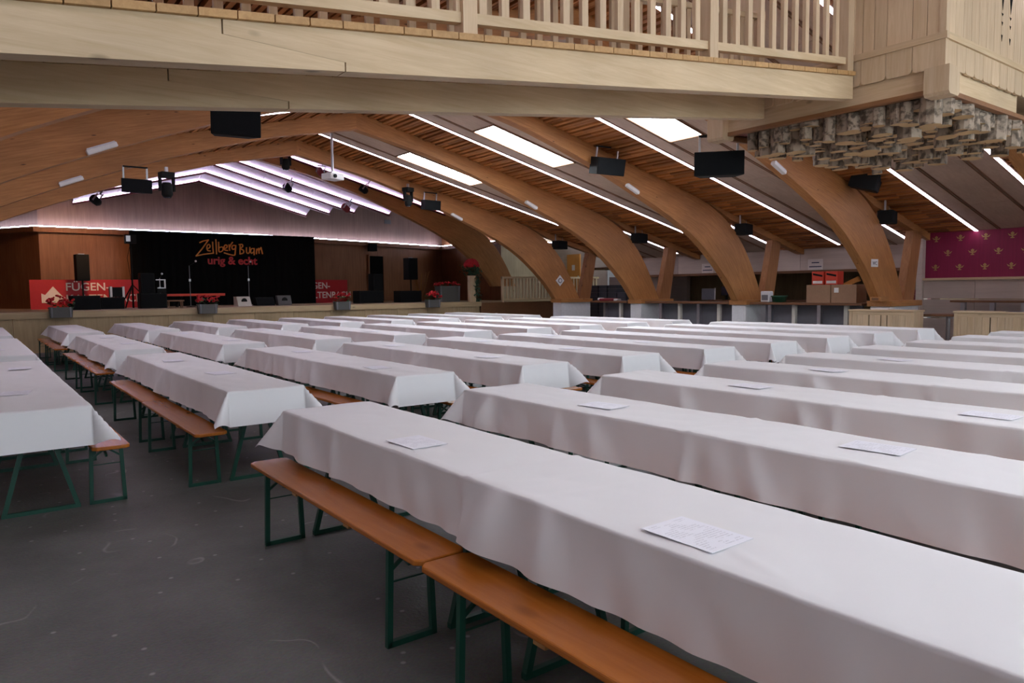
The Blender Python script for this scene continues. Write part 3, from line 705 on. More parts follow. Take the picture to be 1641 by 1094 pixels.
# local coords: x from 0, y from 0, z from 0 (frame bottom)
CW, CD = 3.2, 2.8
def cbx(name, b, mat, par=cb, bev=0): return box_obj(name, b, mat, par, bev)
cbx('frame_board', (-.02, .06, 0, CD, 0, .05), M['brownboard']); cbx('frame_board', (.06, CW-.06, -.02, .06, 0, .05), M['brownboard'])
cbx('frame_board', (0, CW, CD-.06, CD, -.02, .05), M['brownboard']); cbx('frame_board', (CW-.06, CW, 0, CD, -.02, .05), M['brownboard'])
cbx('frame_beam', (.0, .12, .0, CD, .05, .26), M['spruce_y']); cbx('frame_beam', (.12, 2.06, 0, .12, .05, .26), M['spruce_x'])
cbx('frame_beam', (.12, CW-.12, CD-.12, CD, .05, .26), M['spruce_x']); cbx('frame_beam', (CW-.12, CW, 0, CD, .05, .26), M['spruce_y'])
cbx('corner_trim', (-.056, .012, -.056, .012, .26, 1.75), M['spruce_z'])
for (bx_, by_) in ((-.13, -.13), (-.13, CD-.14)):
    o = MB().prism([(bx_, -.02), (bx_+.03, -.05), (bx_+.22, -.05), (bx_+.25, -.02), (bx_+.25, .245), (bx_, .245)], 'y', by_, by_+.25).build('beam_end', M['spruce_z'], cb)
cbx('underside', (.05, CW-.05, .05, CD-.05, .05, .07), M['redlip'])
def skirt(face, n, L):
    w = L/n
    for k in range(n):
        a, b = k*w+.003, (k+1)*w-.003; c = .035
        poly = [(a+c,.25),(b-c,.25),(b-c*.3,.262),(b,.29),(b,.55),(a,.55),(a,.29),(a+c*.3,.262)]
        if face == 'x': MB().prism(poly, 'x', -.05, -.022).build('skirt_board', M['spruce_z'], cb)
        else: MB().prism(poly, 'y', -.05, -.022).build('skirt_board', M['spruce_z'], cb)
skirt('x', 10, CD); skirt('y', 14, CW)
cbx('moulding', (-.075, -.02, -.075, CD, .53, .575), M['spruce_y']); cbx('moulding', (-.075, -.045, -.075, CD, .575, .6), M['spruce_y'])
cbx('moulding', (-.02, CW, -.075, -.02, .53, .575), M['spruce_x']); cbx('moulding', (-.045, CW, -.075, -.045, .575, .6), M['spruce_x'])
def wall_boards(face, spans, z0=.575, z1=1.75):
    for a, b in spans:
        if face == 'x': cbx('wall_board', (-.04, -.01, a+.003, b-.003, z0, z1), M['spruce_z'])
        else: cbx('wall_board', (a+.003, b-.003, -.04, -.01, z0, z1), M['spruce_z'])
ys = [0, .14, .29, .56, .7, .83, .95]; wall_boards('x', list(zip(ys[:-1], ys[1:]))); ys = [2.15, 2.3, 2.5, 2.66, 2.8]; wall_boards('x', list(zip(ys[:-1], ys[1:])))
xs_ = [i*.2 for i in range(17)]; wall_boards('y', list(zip(xs_[:-1], xs_[1:])))
cbx('corner_post', (-.05, .03, .92, 1.0, .3, 1.75), M['spruce_z'])
# cut-out ornaments on the right face: black plates paint the shade in the holes
for k, xo in enumerate((1.42, 1.66, 2.3, 2.54)):
    mb = MB()
    for (z, w, h) in ((1.25,.05,.2),(1.08,.03,.03),(.98,.022,.04),(.82,.022,.07)):
        mb.prism([(xo, z-h*.6),(xo+w*.6, z+h*.1),(xo+w, z+h*.5),(xo+w*.4, z+h*.35),(xo, z+h*.5),(xo-w*.4, z+h*.35),(xo-w, z+h*.5),(xo-w*.6, z+h*.1)], 'y', -.043, -.04)
    mb.build('cutout_shade_plate', M['curtain'], cb)
cbx('floor_boards', (.0, CW, 0, CD, .26, .3), M['spruce_x'])
# birch logs hanging under the cabin
lgs = empty('birch_log_ceiling', (8.3, 3.5, 3.57), 0, 'mass of cut birch logs hanging under the cabin floor', 'log ceiling')
variants = []
for v in range(8):
    mb = MB(); seg = 9; rnd = random.Random(v); r = 1.0
    ang = [2*PI*k/seg for k in range(seg)]; rad = [1+rnd.uniform(-.1, .1) for _ in ang]
    vs = [(rad[k]*math.cos(a), rad[k]*math.sin(a), 0) for k, a in enumerate(ang)]+[(rad[k]*math.cos(a)*rnd.uniform(.95,1.03), rad[k]*math.sin(a), -1) for k, a in enumerate(ang)]
    fs = [(k, (k+1) % seg, seg+(k+1) % seg, seg+k) for k in range(seg)]
    mb.add(vs, fs, 0); mb.add(vs[seg:], [tuple(range(seg-1, -1, -1))], 1); mb.add(vs[:seg], [tuple(range(seg))], 1)
    o = mb.build('log', [M['bark'], M['logend']], lgs, smooth=False); variants.append(o); o.location = (.15, .12+v*.3, 0); o.scale = (.07, .07, .2)
rnd = random.Random(3)
cnt = 0
for i in range(19):
    for j in range(15):
        lx = .2+i*(CW-.35)/18+rnd.uniform(-.06, .06); ly = .16+j*(CD-.55)/14+rnd.uniform(-.05, .05)
        r = rnd.choice((.07, .09, .11, .13)); L = rnd.uniform(.08, .36)
        if cnt >= 285: break
        inst(variants[(i*5+j*3) % 8], lgs, (lx, ly, .045), (rnd.uniform(-.05,.05), rnd.uniform(-.05,.05), rnd.uniform(0, 6.28)), (r, r, L)); cnt += 1

# ------------------------------------------------------------------ tables, benches, cloths
TW, TL = .62, 2.2
def make_table(full=True):
    t = empty('beer_table')
    bevel(box_obj('table_top', (-.3, .3, -1.09, 1.09, .742, .768), M['bench'], t), .006)
    pts = [(.15,.742),(.105,.68),(.085,.6),(.092,.5),(.125,.38),(.225,.014)]
    for s in (-1, 1):
        y = s*.82
        for q in (-1, 1):
            MB().path([(q*p[0], y, p[1]) for p in pts], .03, .03).build('leg', M['green'], t)
        MB().box(-.24, .24, y-.014, y+.014, 0, .028).build('foot_bar', M['green'], t)
        if full:
            MB().box(-.095, .095, y-.006, y+.006, .53, .542).build('cross_bar', M['green'], t)
            MB().bar((0, y, .7), (0, y-s*.5, .74), .02).bar((-.09, y, .56), (0, y-s*.42, .74), .012).bar((.09, y, .56), (0, y-s*.42, .74), .012).build('brace', M['green'], t)
    return t
def make_bench(full=True):
    t = empty('beer_bench')
    c = .03; w = .122; e_ = 1.09; poly = [(-w+c,-e_),(w-c,-e_),(w,-e_+c),(w,e_-c),(w-c,e_),(-w+c,e_),(-w,e_-c),(-w,-e_+c)]
    bevel(MB().prism(poly, 'z', .443, .47).build('seat', M['bench'], t), .007, 2)
    for s in (-1, 1):
        y = s*.81
        for q in (-1, 1):
            MB().bar((q*.112, y, 0), (q*.097, y, .443), .026, .026, 0, (0,1,0)).build('leg', M['green'], t)
        MB().box(-.12, .12, y-.013, y+.013, 0, .026).build('foot_bar', M['green'], t)
        if full:
            MB().bar((-.1, y, .34), (.04, y, .44), .014).bar((.1, y, .34), (-.04, y, .44), .014).bar((-.105, y, .29), (.105, y, .29), .007).build('cross_brace', M['green'], t)
            MB().bar((0, y, .35), (0, y-s*.42, .435), .016).build('stay', M['green'], t)
            box_obj('batten', (-.1, .1, y-s*.46-.03, y-s*.46+.03, .415, .443), M['batten'], t)
    return t
T0 = make_table(True); T1 = make_table(False); B0 = make_bench(True); B1 = make_bench(False)
used = {}
def place(proto, loc, rz, label, cat, group):
    if proto.name not in used: used[proto.name] = 1; o = proto
    else: o = copy_tree(proto)
    o.location = loc; o.rotation_euler = (0, 0, rz); tag(o, label, cat, group); return o

def fbm(x, y, z): return mnoise.noise(Vector((x, y, z)))
def cloth_mesh(L, joints, seed, res):
    a, b = TW/2, L/2; o, oe = .262, .275
    rnd = random.Random(seed)
    def axis(h, ov, step, extra):
        n = max(2, int(round(2*h/step))); A = [-h+2*h*k/n for k in range(n+1)]
        m = max(4, int(round(ov/step*1.2))); S = [h+ov*k/m for k in range(1, m+1)]
        A = [-v for v in reversed(S)]+A+S
        A += [h-.012, h+.012, -h+.012, -h-.012]+extra
        return sorted(set(round(v, 4) for v in A))
    S = axis(a, o, res, []); T = axis(b, oe, res*1.5, [j+d for j in joints for d in (-.04, -.02, 0, .02, .04)])
    ph = rnd.uniform(0, 50); vs = []; fs = []
    folds = {k: [(rnd.uniform(-b, b), rnd.uniform(.025, .07), rnd.uniform(.14, .46)*rnd.choice((1, 1, -.5)), rnd.uniform(-.5, .5)) for _ in range(int(L*2.2))] for k in (0, 2)}
    creases = []
    for _ in range(int(L*1.8)):
        cx_, cy_ = rnd.uniform(-a, a), rnd.uniform(-b, b); an = rnd.choice((rnd.uniform(-.5, .5), rnd.uniform(.9, 1.5))); creases.append((cx_, cy_, math.cos(an), math.sin(an), rnd.uniform(.08, .3), rnd.uniform(.002, .0045)))
    def side_wave(t, d, k):
        # outward flare of a hanging side at position t, depth d
        w = .5+.5*fbm(t*1.9+ph, k*7.1+ph, 0); w2 = fbm(t*7.+ph+d*3., k*3.3, d*2.5); w3 = fbm(t*16.+ph, k*5.3, d*5.)
        v = .05+.16*w*w+.11*w2+.05*w3*max(0, 1-d*3)
        for (tj, wj, aj, sj) in folds[k]:
            u_ = (t-tj-sj*d)/(wj*(1+5*d))
            if abs(u_) < 3: v += aj*math.exp(-u_*u_)*(1-.5*min(1, d/.26))
        for j in joints:
            if k % 2 == 0: v += .18*math.exp(-((t-j)/.05)**2)*max(0, 1-d*2)
        return v
    for t in T:
        for s in S:
            ds = max(abs(s)-a, 0); dt = max(abs(t)-b, 0); sx = 1 if s > 0 else -1; sy = 1 if t > 0 else -1
            if ds == 0 and dt == 0:
                z = .005*fbm(s*3+ph, t*1.6, 1.)+.006*abs(fbm(s*4+t*1.5+ph, t*3.5-s*2, 3.))
                for j in joints: z += .006*math.exp(-((t-j)/.03)**2)*(abs(s)/a)**2 - .003*math.exp(-((t-j-.05)/.04)**2)
                for (cx_, cy_, ca, sa, ln_, am) in creases:
                    if abs(t-cy_) < .5:
                        lu = (s-cx_)*ca+(t-cy_)*sa; lv = -(s-cx_)*sa+(t-cy_)*ca
                        if abs(lv) < .09 and abs(lu) < ln_*2: z += am*math.exp(-(lv/.022)**2-(lu/ln_)**2)
                # edge dips
                z -= .004*max(0, 1-(a-abs(s))/.03)
                p = (s, t, z)
            elif dt == 0:
                be = side_wave(t, ds, 0 if sx > 0 else 2); p = (sx*(a+ds*math.sin(be)), t, -ds*math.cos(be)-.004)
            elif ds == 0:
                be = .06+.1*(.5+.5*fbm(s*2.5+ph, 9.+sy, 0)); p = (s, sy*(b+dt*math.sin(be)), -dt*math.cos(be)-.004)
            else:
                r = math.hypot(ds, dt); th = math.atan2(dt, ds); k = math.sin(2*th)**1.5
                b0 = side_wave(sy*b, ds, 0 if sx > 0 else 2); b1 = .06+.1*(.5+.5*fbm(sx*a*2.5+ph, 9.+sy, 0))
                be = b0*math.cos(th)**2+b1*math.sin(th)**2+(.62+.1*fbm(ph, sx*3., sy*5.))*k
                rr_ = r*(1-.14*k); p = (sx*(a+rr_*math.sin(be)*math.cos(th)), sy*(b+rr_*math.sin(be)*math.sin(th)), -rr_*math.cos(be)-.004)
            vs.append(p)
    n = len(S)
    for i in range(len(T)-1):
        for j in range(n-1): q = i*n+j; fs.append((q, q+1, q+n+1, q+n))
    me = bpy.data.meshes.new('tablecloth'); me.from_pydata(vs, [], fs); me.materials.append(M['cloth'])
    me.polygons.foreach_set('use_smooth', [True]*len(me.polygons)); me.update()
    return me
paper_me = MB().box(-.1, .1, -.14, .14, 0, .0012).build('menu_sheet', M['paper']); paper_used = False
ROWX = [.365]+[1.62+.31+1.446*i for i in range(9)]
BLK = {'A': (4.70, -3, 'rank nearest the entrance'), 'B': (5.85, 2, 'third rank from the stage'), 'C': (11.33, 2, 'second rank from the stage'), 'D': (16.96, 2, 'rank right before the stage')}
def half(k, n): return ['entrance end', 'middle', 'stage end'][k if n == 3 else 2*k]
seed = 0
for ri, X in enumerate(ROWX):
    for bk, (y0, n, place_txt) in BLK.items():
        if ri == 0 and bk == 'A': continue
        cnt_ = abs(n)
        if bk == 'A' and ri > 4: cnt_ = 2
        lo = y0 if n > 0 else y0-cnt_*TL
        jx = random.uniform(-.02, .02); jy = random.uniform(-.03, .03) if not (ri == 1 and bk == 'A') else 0
        row_txt = ['outermost row', 'second row', 'third row', 'fourth row', 'fifth row', 'sixth row', 'seventh row', 'eighth row', 'ninth row', 'row nearest the bar'][ri]
        near = (bk in 'AB' and ri < 5) or ri < 3
        for k in range(cnt_):
            yc = lo+TL*(k+.5)+jy
            place(T0 if near else T1, (X+jx, yc, 0), 0, 'green-legged table under cloth, %s, %s, %s' % (half(k, cnt_), row_txt, place_txt), 'table', 'beer tables in the hall')
            for sd in (-1, 1):
                place(B0 if near else B1, (X+jx+sd*(.31+.115)+random.uniform(-.012, .012), yc+random.uniform(-.004, .004), 0), random.uniform(-.003, .003),
                      'orange bench, %s of %s, %s, %s' % ('wall side' if sd < 0 else 'bar side', row_txt, half(k, cnt_), place_txt), 'bench', 'orange beer benches')
            if near or ri < 6:
                # menu sheet
                o = paper_me if not paper_used else inst(paper_me, None, name='menu_sheet'); paper_used = True
                fix = {(1, 'A', 1): (1.795, 1.44, 0), (1, 'A', 2): (1.80, 3.22, .02)}.get((ri, bk, k))
                px, py, pr = fix if fix else (X+random.uniform(-.1, .06), yc+random.uniform(-.35, .35), random.uniform(-.2, .2))
                o.location = (px, py, .7875); o.rotation_euler = (0, 0, pr)
                tag(o, 'printed menu sheet, %s, %s, %s' % (half(k, cnt_), row_txt, place_txt), 'paper', 'menu sheets on the tables')
        res = .016 if (bk == 'A' and ri < 3) else (.03 if near else .05)
        me = cloth_mesh(cnt_*TL, [-(cnt_*TL)/2+TL*(k+1) for k in range(cnt_-1)], seed, res); seed += 1
        co = bpy.data.objects.new('tablecloth', me); COL.objects.link(co); co.location = (X+jx, lo+cnt_*TL/2+jy, .779)
        tag(co, 'long white tablecloth, %s, %s' % (row_txt, place_txt), 'tablecloth', 'white tablecloths')

# ------------------------------------------------------------------ loudspeakers, lamps and projector under the roof
def speaker_obj(name, w, h, d, label, cat='speaker', hang=True, group=None, top=.25):
    t = empty(name, (0,0,0), 0, label, cat, group)
    poly = [(-w/2, -d/2), (w/2, -d/2), (w*.36, d/2), (-w*.36, d/2)]
    cab = bevel(MB().prism(poly, 'z', -h/2, h/2).build('cabinet', M['black'], t), .008)
    MB().box(-w/2+.015, w/2-.015, -d/2-.012, -d/2, -h/2+.015, h/2-.015).build('grille', M['grille'], cab)
    if hang:
        for s in (-1, 1):
            MB().box(s*w*.38-.015, s*w*.38+.015, -.02, .02, h/2, h/2+top).build('bracket', M['steel'], t)
        MB().box(-w*.4, w*.4, -.03, .03, h/2+top-.03, h/2+top).build('mount_bar', M['black'], t)
    return t
HG = 'loudspeakers hung from the arches'
def hung(x, y, z, w, h, d, rz, tilt, label):
    t = speaker_obj('loudspeaker', w, h, d, label, 'loudspeaker', True, HG); t.location = (x, y, z); t.rotation_euler = (tilt, 0, rz); return t
hung(2.45, 8.3, 3.42, .52, .31, .3, -.12, .12, 'black loudspeaker hanging in front of the left rafters below the balcony')
hung(2.83, 16.25, 3.70, .56, .27, .3, 0, .1, 'black loudspeaker beside a moving head on the left side')
hung(11.95, 12.25, 4.36, .8, .38, .45, -.1, .2, 'black wedge loudspeaker hanging from the arch beside a skylight')
hung(8.6, 6.55, 3.28, .68, .33, .34, -.85, .05, 'wide black loudspeaker hanging beside the cabin corner')
hung(15.75, 8.1, 3.9, .62, .55, .55, .35, .3, 'black loudspeaker angled under the birch logs')
hung(11.9, 20.1, 4.24, .62, .3, .34, .1, .1, 'black loudspeaker beside a moving head in front of the stage')
for k, A in enumerate(ARCH[1:5]):
    hung(17.4, A-.15, 3.14, .62, .3, .34, .3, 0, ['small black loudspeaker behind the arch with diamond sign', 'small black loudspeaker at the second arch from the stage', 'small black loudspeaker at the arch between the bar counters', 'small black loudspeaker at the arch beside the bench backs'][k])
def moving_head(loc, rz, label, sc=1):
    t = empty('moving_head', loc, rz, label, 'stage light', 'stage lights under the roof')
    MB().box(-.14, .14, -.12, .12, .18, .3).build('base', M['black'], t)
    for s in (-1, 1): MB().box(s*.15-.02, s*.15+.02, -.05, .05, -.12, .2).build('yoke_arm', M['black'], t)
    MB().lathe([(.08,-.16),(.12,-.1),(.12,.1),(.09,.17)], 12, (0,0,-.1), 'z').build('head', M['black'], t, smooth=True)
    MB().lathe([(.075,-.012),(.075,.0)], 12, (0,0,-.26), 'z').build('lens', M['screen'], t)
    MB().box(-.03, .03, -.03, .03, .3, .42).build('clamp', M['steel'], t)
    t.scale = (sc,)*3; return t
moving_head((11.1, 20.05, 4.42), .3, 'black moving-head lamp left of the loudspeaker before the stage')
moving_head((3.4, 16.2, 3.74), .2, 'black moving-head lamp hanging on the left side', .9)
moving_head((7.55, 20.8, 5.3), .3, 'black moving-head lamp high at the stage ridge', .95)
def par_can(loc, rz, label, mat):
    t = empty('spotlight', loc, rz, label, 'spotlight', 'spotlights over the stage')
    MB().lathe([(.06,-.17),(.11,-.12),(.13,.12),(.12,.13)], 12, (0,0,0), 'y').build('can', mat, t, smooth=True)
    for s in (-1, 1): MB().box(s*.14-.01, s*.14+.01, -.02, .02, 0, .22).build('yoke', M['steel'], t)
    MB().box(-.15, .15, -.02, .02, .22, .24).box(-.02, .02, -.02, .02, .24, .4).build('hook', M['steel'], t)
    t.rotation_euler = (.7, 0, rz); return t
for k, (x, z) in enumerate(((9.9, 5.62), (8.75, 5.0), (10.8, 4.45), (11.5, 5.15))):
    par_can((x, 24.0, z), .3*k, ['spotlight beside the projector pole', 'small spotlight in front of the lilac louvres', 'reddish spotlight low at the louvre ends', 'black barn-door spotlight under the stage arch'][k], M['cratered'] if k in (0, 2) else M['black'])
wash = par_can((3.2, 24.6, 4.3), .9, 'small spotlight washing the left stage wall', M['black'])
wl = bpy.data.lights.new('wash_lamp', 'SPOT'); wl.energy = 260; wl.color = (1., .55, .28); wl.spot_size = 1.5; wl.spot_blend = .8; wl.shadow_soft_size = .1
wo = bpy.data.objects.new('wash_lamp', wl); COL.objects.link(wo); wo.location = (3.1, 24.75, 4.15); wo.rotation_euler = (Vector((2.6, 28.3, 2.2))-Vector((3.1, 24.75, 4.15))).to_track_quat('-Z', 'Y').to_euler()
for k, (x, y, z) in enumerate(((1.73, ARCH[3], 3.72), (1.73, ARCH[2], 3.72), (13.0, ARCH[1], 3.94), (13.0, ARCH[2], 3.94), (13.0, ARCH[3], 3.94), (13.0, ARCH[4], 3.9))):
    s = -1 if x < RX else 1; ang = math.atan(.42)*s
    t = empty('batten_lamp', (x, y-.15, z), 0, 'white tube lamp on the %s half of the %s arch from the stage' % ('far' if s < 0 else 'bar-side', {ARCH[1]:'second', ARCH[2]:'third', ARCH[3]:'fourth', ARCH[4]:'fifth'}[y]), 'lamp', 'white tube lamps on the arches')
    bevel(MB().box(-.22, .22, -.05, .05, -.045, .03).build('housing', M['fixture'], t), .015, 2)
    MB().box(-.2, .2, -.04, .04, .03, .045).build('mount', M['steel'], t)
    t.rotation_euler = (0, ang, 0)
pj = empty('projector', (7.98, 18.5, 4.6), .35, 'white projector hanging on a long ceiling pole', 'projector')
bevel(MB().box(-.24, .24, -.18, .18, -.09, .07).build('body', M['fixture'], pj), .02, 2)
MB().lathe([(.05,-.03),(.05,.02)], 12, (-.1,-.19,-.01), 'y').build('lens', M['black'], pj)
MB().box(-.12, .12, -.1, .1, .07, .12).build('mount_plate', M['steel'], pj); MB().lathe([(.035,0),(.035,1.12)], 10, (0,0,.12), 'z').build('pole', M['steel'], pj)

# ------------------------------------------------------------------ things on the stage
def floor_speaker(loc, rz, w, h, d, label, tilt=0, mat='black'):
    t = empty('stage_monitor' if tilt else 'loudspeaker', (loc[0], loc[1], loc[2]), rz, label, 'loudspeaker')
    if tilt:
        poly = [(-d/2, 0), (d/2, 0), (d/2, h), (-d/2+h*.55, h)]
        MB().prism(poly, 'x', -w/2, w/2).build('cabinet', M[mat], t)
        a = Vector((-d/2, 0)); b_ = Vector((-d/2+h*.55, h)); n = Vector((-(b_-a).y, (b_-a).x)).normalized()*.012
        q0 = a.lerp(b_, .08); q1 = a.lerp(b_, .92)
        MB().add([(-w/2+.03, q0.x+n.x, q0.y+n.y), (w/2-.03, q0.x+n.x, q0.y+n.y), (w/2-.03, q1.x+n.x, q1.y+n.y), (-w/2+.03, q1.x+n.x, q1.y+n.y)], [(0,1,2,3)]).build('grille', M['grille'] if mat == 'black' else M[mat], t)
        if mat != 'black':
            cen = a.lerp(b_, .5); MB().lathe([(.1,-.006),(.1,.006)], 12, (0, 0, 0), 'y').build('badge', M['black'], t).location = (0, cen.x+n.x*1.3, cen.y+n.y*1.3)
    else:
        bevel(MB().box(-w/2, w/2, -d/2, d/2, 0, h).build('cabinet', M[mat], t), .01)
        MB().box(-w/2+.03, w/2-.03, -d/2-.012, -d/2, .03, h-.03).build('grille', M['grille'], t)
        for s in (-1, 1): MB().box(s*(w/2-.06)-.02, s*(w/2-.06)+.02, -d/2+.03, d/2-.03, -.0, .004).build('foot', M['black'], t)
    return t
floor_speaker((2.83, 25.0, SZ), .1, .74, .42, .5, 'long black subwoofer behind the left geranium box')
floor_speaker((3.6, 25.4, SZ), 0, .64, .36, .5, 'low black box between the two left subwoofers')
floor_speaker((4.67, 25.0, SZ), 0, .76, .47, .5, 'black subwoofer under a small stacked loudspeaker')
floor_speaker((4.55, 25.1, SZ+.474), 0, .4, .62, .4, 'small loudspeaker stacked on the subwoofer at the curtain edge')
floor_speaker((12.3, 25.5, SZ), .1, 1.05, .47, .5, 'long black subwoofer left of the dark stage door')
floor_speaker((12.64, 25.55, SZ+.474), .1, .4, .64, .4, 'loudspeaker stacked on the subwoofer by the stage door')
floor_speaker((14.0, 25.5, SZ), .1, 1.0, .45, .5, 'long black subwoofer under the right loudspeaker pole')
floor_speaker((7.45, 25.0, SZ), .1, .46, .32, .4, 'grey-fronted stage monitor with round badge', 1, 'rope')
floor_speaker((8.2, 25.1, SZ), .05, .62, .28, .4, 'low black stage monitor between two grey-fronted ones', 1)
floor_speaker((8.85, 25.0, SZ), -.1, .46, .34, .4, 'grey-fronted stage monitor right of the low black one', 1, 'planter')
def pole_speaker(loc, rz, w, h, d, zb, label):
    t = empty('pole_loudspeaker', loc, rz, label, 'loudspeaker')
    bevel(MB().box(-w/2, w/2, -d/2, d/2, zb, zb+h).build('cabinet', M['black'], t), .01)
    MB().box(-w/2+.02, w/2-.02, -d/2-.012, -d/2, zb+.03, zb+h-.03).build('grille', M['grille'], t)
    MB().lathe([(.025,0),(.025,zb)], 8, (0,0,0), 'z').build('pole', M['black'], t)
    for k in range(3):
        a = 2*PI*k/3+.4; MB().bar((0,0,.35), (.4*math.cos(a), .4*math.sin(a), .01), .02).build('tripod_leg', M['black'], t)
    MB().box(-.08, .08, -.05, .05, zb+h, zb+h+.02).build('handle', M['steel'], t)
    return t
pole_speaker((2.95, 26.3, SZ), .1, .36, .82, .36, .88, 'black loudspeaker on a pole in front of the left red banner')
pole_speaker((14.6, 26.3, SZ), .1, .46, .88, .38, .9, 'black loudspeaker on a pole right of the stage door')
ls = empty('light_stand', (4.3, 26.0, SZ), 0, 'tall black lamp stand with a floodlight at the curtain edge', 'lamp stand')
MB().lathe([(.03,0),(.022,2.1)], 8, (0,0,0), 'z').build('mast', M['black'], ls)
for k in range(3):
    a = 2*PI*k/3; MB().bar((0,0,.75), (.62*math.cos(a), .62*math.sin(a), .01), .03).build('tripod_leg', M['black'], ls)
MB().box(-.16, .16, -.12, .12, 2.06, 2.34).build('floodlight', M['black'], ls); MB().box(-.14, -.02, -.14, -.12, 2.12, 2.3).build('lamp_face', M['steel'], ls)
MB().path([(0,-.03,2.1),(-.12,-.04,1.6),(-.04,-.03,.9)], .012).build('cable', M['black'], ls)
def mic(loc, h, label, boom=0):
    t = empty('microphone_stand', loc, 0, label, 'microphone stand')
    MB().lathe([(.14,0),(.14,.02),(.02,.03)], 12, (0,0,0), 'z').build('base', M['black'], t)
    MB().lathe([(.012,.02),(.01,h)], 6, (0,0,0), 'z').build('tube', M['steel'] if h < 1.2 else M['grey'], t)
    MB().bar((0,0,h), (.18*(1 if boom else .3), -.1, h+.12), .016).build('boom', M['black'], t)
    MB().blob((.18*(1 if boom else .3), -.1, h+.14), .035).build('microphone', M['steel'], t)
    MB().box(-.025, .025, -.025, .025, h*.62, h*.62+.08).build('clutch', M['steel'], t)
mic((5.85, 25.2, SZ), 1.35, 'microphone stand with boom behind the red keyboard table', 1)
mic((7.9, 25.75, SZ), 1.38, 'tall microphone stand under the red lettering')
mic((5.05, 25.7, SZ), .95, 'short microphone stand beside the stacked loudspeaker')
kt = empty('keyboard_table', (6.2, 26.0, SZ), 0, 'long red keyboard on a black stand behind the middle geranium box', 'keyboard')
bevel(MB().box(-.92, .92, -.16, .16, .36, .44).build('keyboard', M['redbox'], kt), .01); MB().box(-.85, .85, -.15, -.02, .44, .447).build('keys', M['black'], kt)
for s in (-1, 1): MB().bar((s*.6,-.12,0), (s*.45,.12,.36), .03).bar((s*.6,.12,0), (s*.45,-.12,.36), .03).build('stand', M['black'], kt)
stl = empty('stage_stool', (5.35, 25.1, SZ), 0, 'low dark stool in front of the keyboard', 'stool')
MB().box(-.25, .25, -.15, .15, .2, .24).build('seat', M['darkwood'], stl)
for s in (-1, 1):
    for q in (-1, 1): MB().box(s*.2-.015, s*.2+.015, q*.11-.015, q*.11+.015, 0, .2).build('leg', M['darkwood'], stl)
mxr = empty('mixer_rack', (5.05, 25.35, SZ+.474), 0, 'small light with silver frame on the subwoofer', 'stage light')
mxr.location = (4.95, 25.05, SZ+.474)
MB().box(-.13, .13, -.1, .1, 0, .14).build('body', M['black'], mxr); MB().box(-.1, .14, -.02, .02, .14, .17).box(.1, .14, -.02, .02, .14, .42).box(-.14, .14, -.02, .02, .4, .43).build('frame', M['fixture'], mxr)
def amp(loc, label):
    t = empty('accordion', loc, 0, label, 'accordion')
    MB().box(-.2, .2, -.12, .12, 0, .3).build('bellows', M['black'], t)
    for s in (-1, 1): MB().box(s*.17-.03, s*.17+.03, -.13, .13, .0, .32).build('keyboard_end', M['fixture'], t)
amp((3.75, 25.38, SZ+.364), 'accordion with two white ends on the low black box')
rnd = random.Random(11)
def flowers(par, w, d, z, h, n, r=.05, mat_f='flower', mat_l='leaf'):
    a = MB(); b = MB()
    for k in range(n):
        x = rnd.uniform(-w/2, w/2)*1.12; y = rnd.uniform(-d/2, d/2)*1.2; zz = z+h*rnd.uniform(.35, 1)*(1-.4*(2*x/w)**2*.5)
        for q in range(4): a.blob((x+rnd.uniform(-1,1)*r, y+rnd.uniform(-1,1)*r, zz+rnd.uniform(-.6,.6)*r), r*rnd.uniform(.5,.8), .8, 6, 3)
    for k in range(n*3):
        x = rnd.uniform(-w/2, w/2)*1.1; y = rnd.uniform(-d/2, d/2)*1.2; zz = z+h*rnd.uniform(-.05, .6); s = rnd.uniform(.03, .06); t = rnd.uniform(0, 6.28); c_, s_ = math.cos(t)*s, math.sin(t)*s; tz = rnd.uniform(-.5, .5)*s
        b.add([(x-c_, y-s_, zz), (x+s_, y-c_, zz+tz), (x+c_, y+s_, zz+tz*.5), (x-s_, y+c_, zz-tz)], [(0,1,2,3)])
    a.build('blossoms', M[mat_f], par, smooth=True)['kind'] = 'stuff'; b.build('leaves', M[mat_l], par)['kind'] = 'stuff'
def planter(loc, w, h, d, label, fh, n, name='flower_box'):
    t = empty(name, loc, 0, label, 'flower box')
    MB().add([(-w/2+.02,-d/2+.02,0),(w/2-.02,-d/2+.02,0),(w/2-.02,d/2-.02,0),(-w/2+.02,d/2-.02,0),(-w/2,-d/2,h),(w/2,-d/2,h),(w/2,d/2,h),(-w/2,d/2,h)], [(3,2,1,0),(4,5,6,7),(0,1,5,4),(1,2,6,5),(2,3,7,6),(3,0,4,7)]).build('box', M['planter'], t)
    for s in (-1, 1): MB().box(s*(w/2-.06)-.02, s*(w/2-.06)+.02, -d/2-.012, -d/2+.01, .01, h+.005).build('strap', M['grey'], t)
    MB().box(-w/2-.01, w/2+.01, -d/2-.01, d/2+.01, h-.03, h).build('rim', M['planter'], t)
    flowers(t, w, d, h, fh, n)
    return t
for k, x in enumerate((2.02, 5.76, 10.05, 13.56)):
    pl_ = planter((x, SY-.175, .93), .55, .28, .22, ['grey geranium box at the left end of the stage edge', 'grey geranium box in front of the keyboard', 'grey geranium box below the right red banner', 'grey geranium box before the right pole loudspeaker'][k], .3, 22)
    for q in (-1, 1): MB().box(q*.18-.012, q*.18+.012, .09, .28, .158, .17).build('hanger', M['grey'], pl_)
planter((15.3, 24.6, SZ), .95, .62, .4, 'large dark planter of red flowers near the right stage end', .16, 26, 'large_planter')
tp = empty('flower_column', (15.62, 23.35, SZ), 0, 'red flower ball with trailing ivy on a wooden post at the stage end', 'flower column')
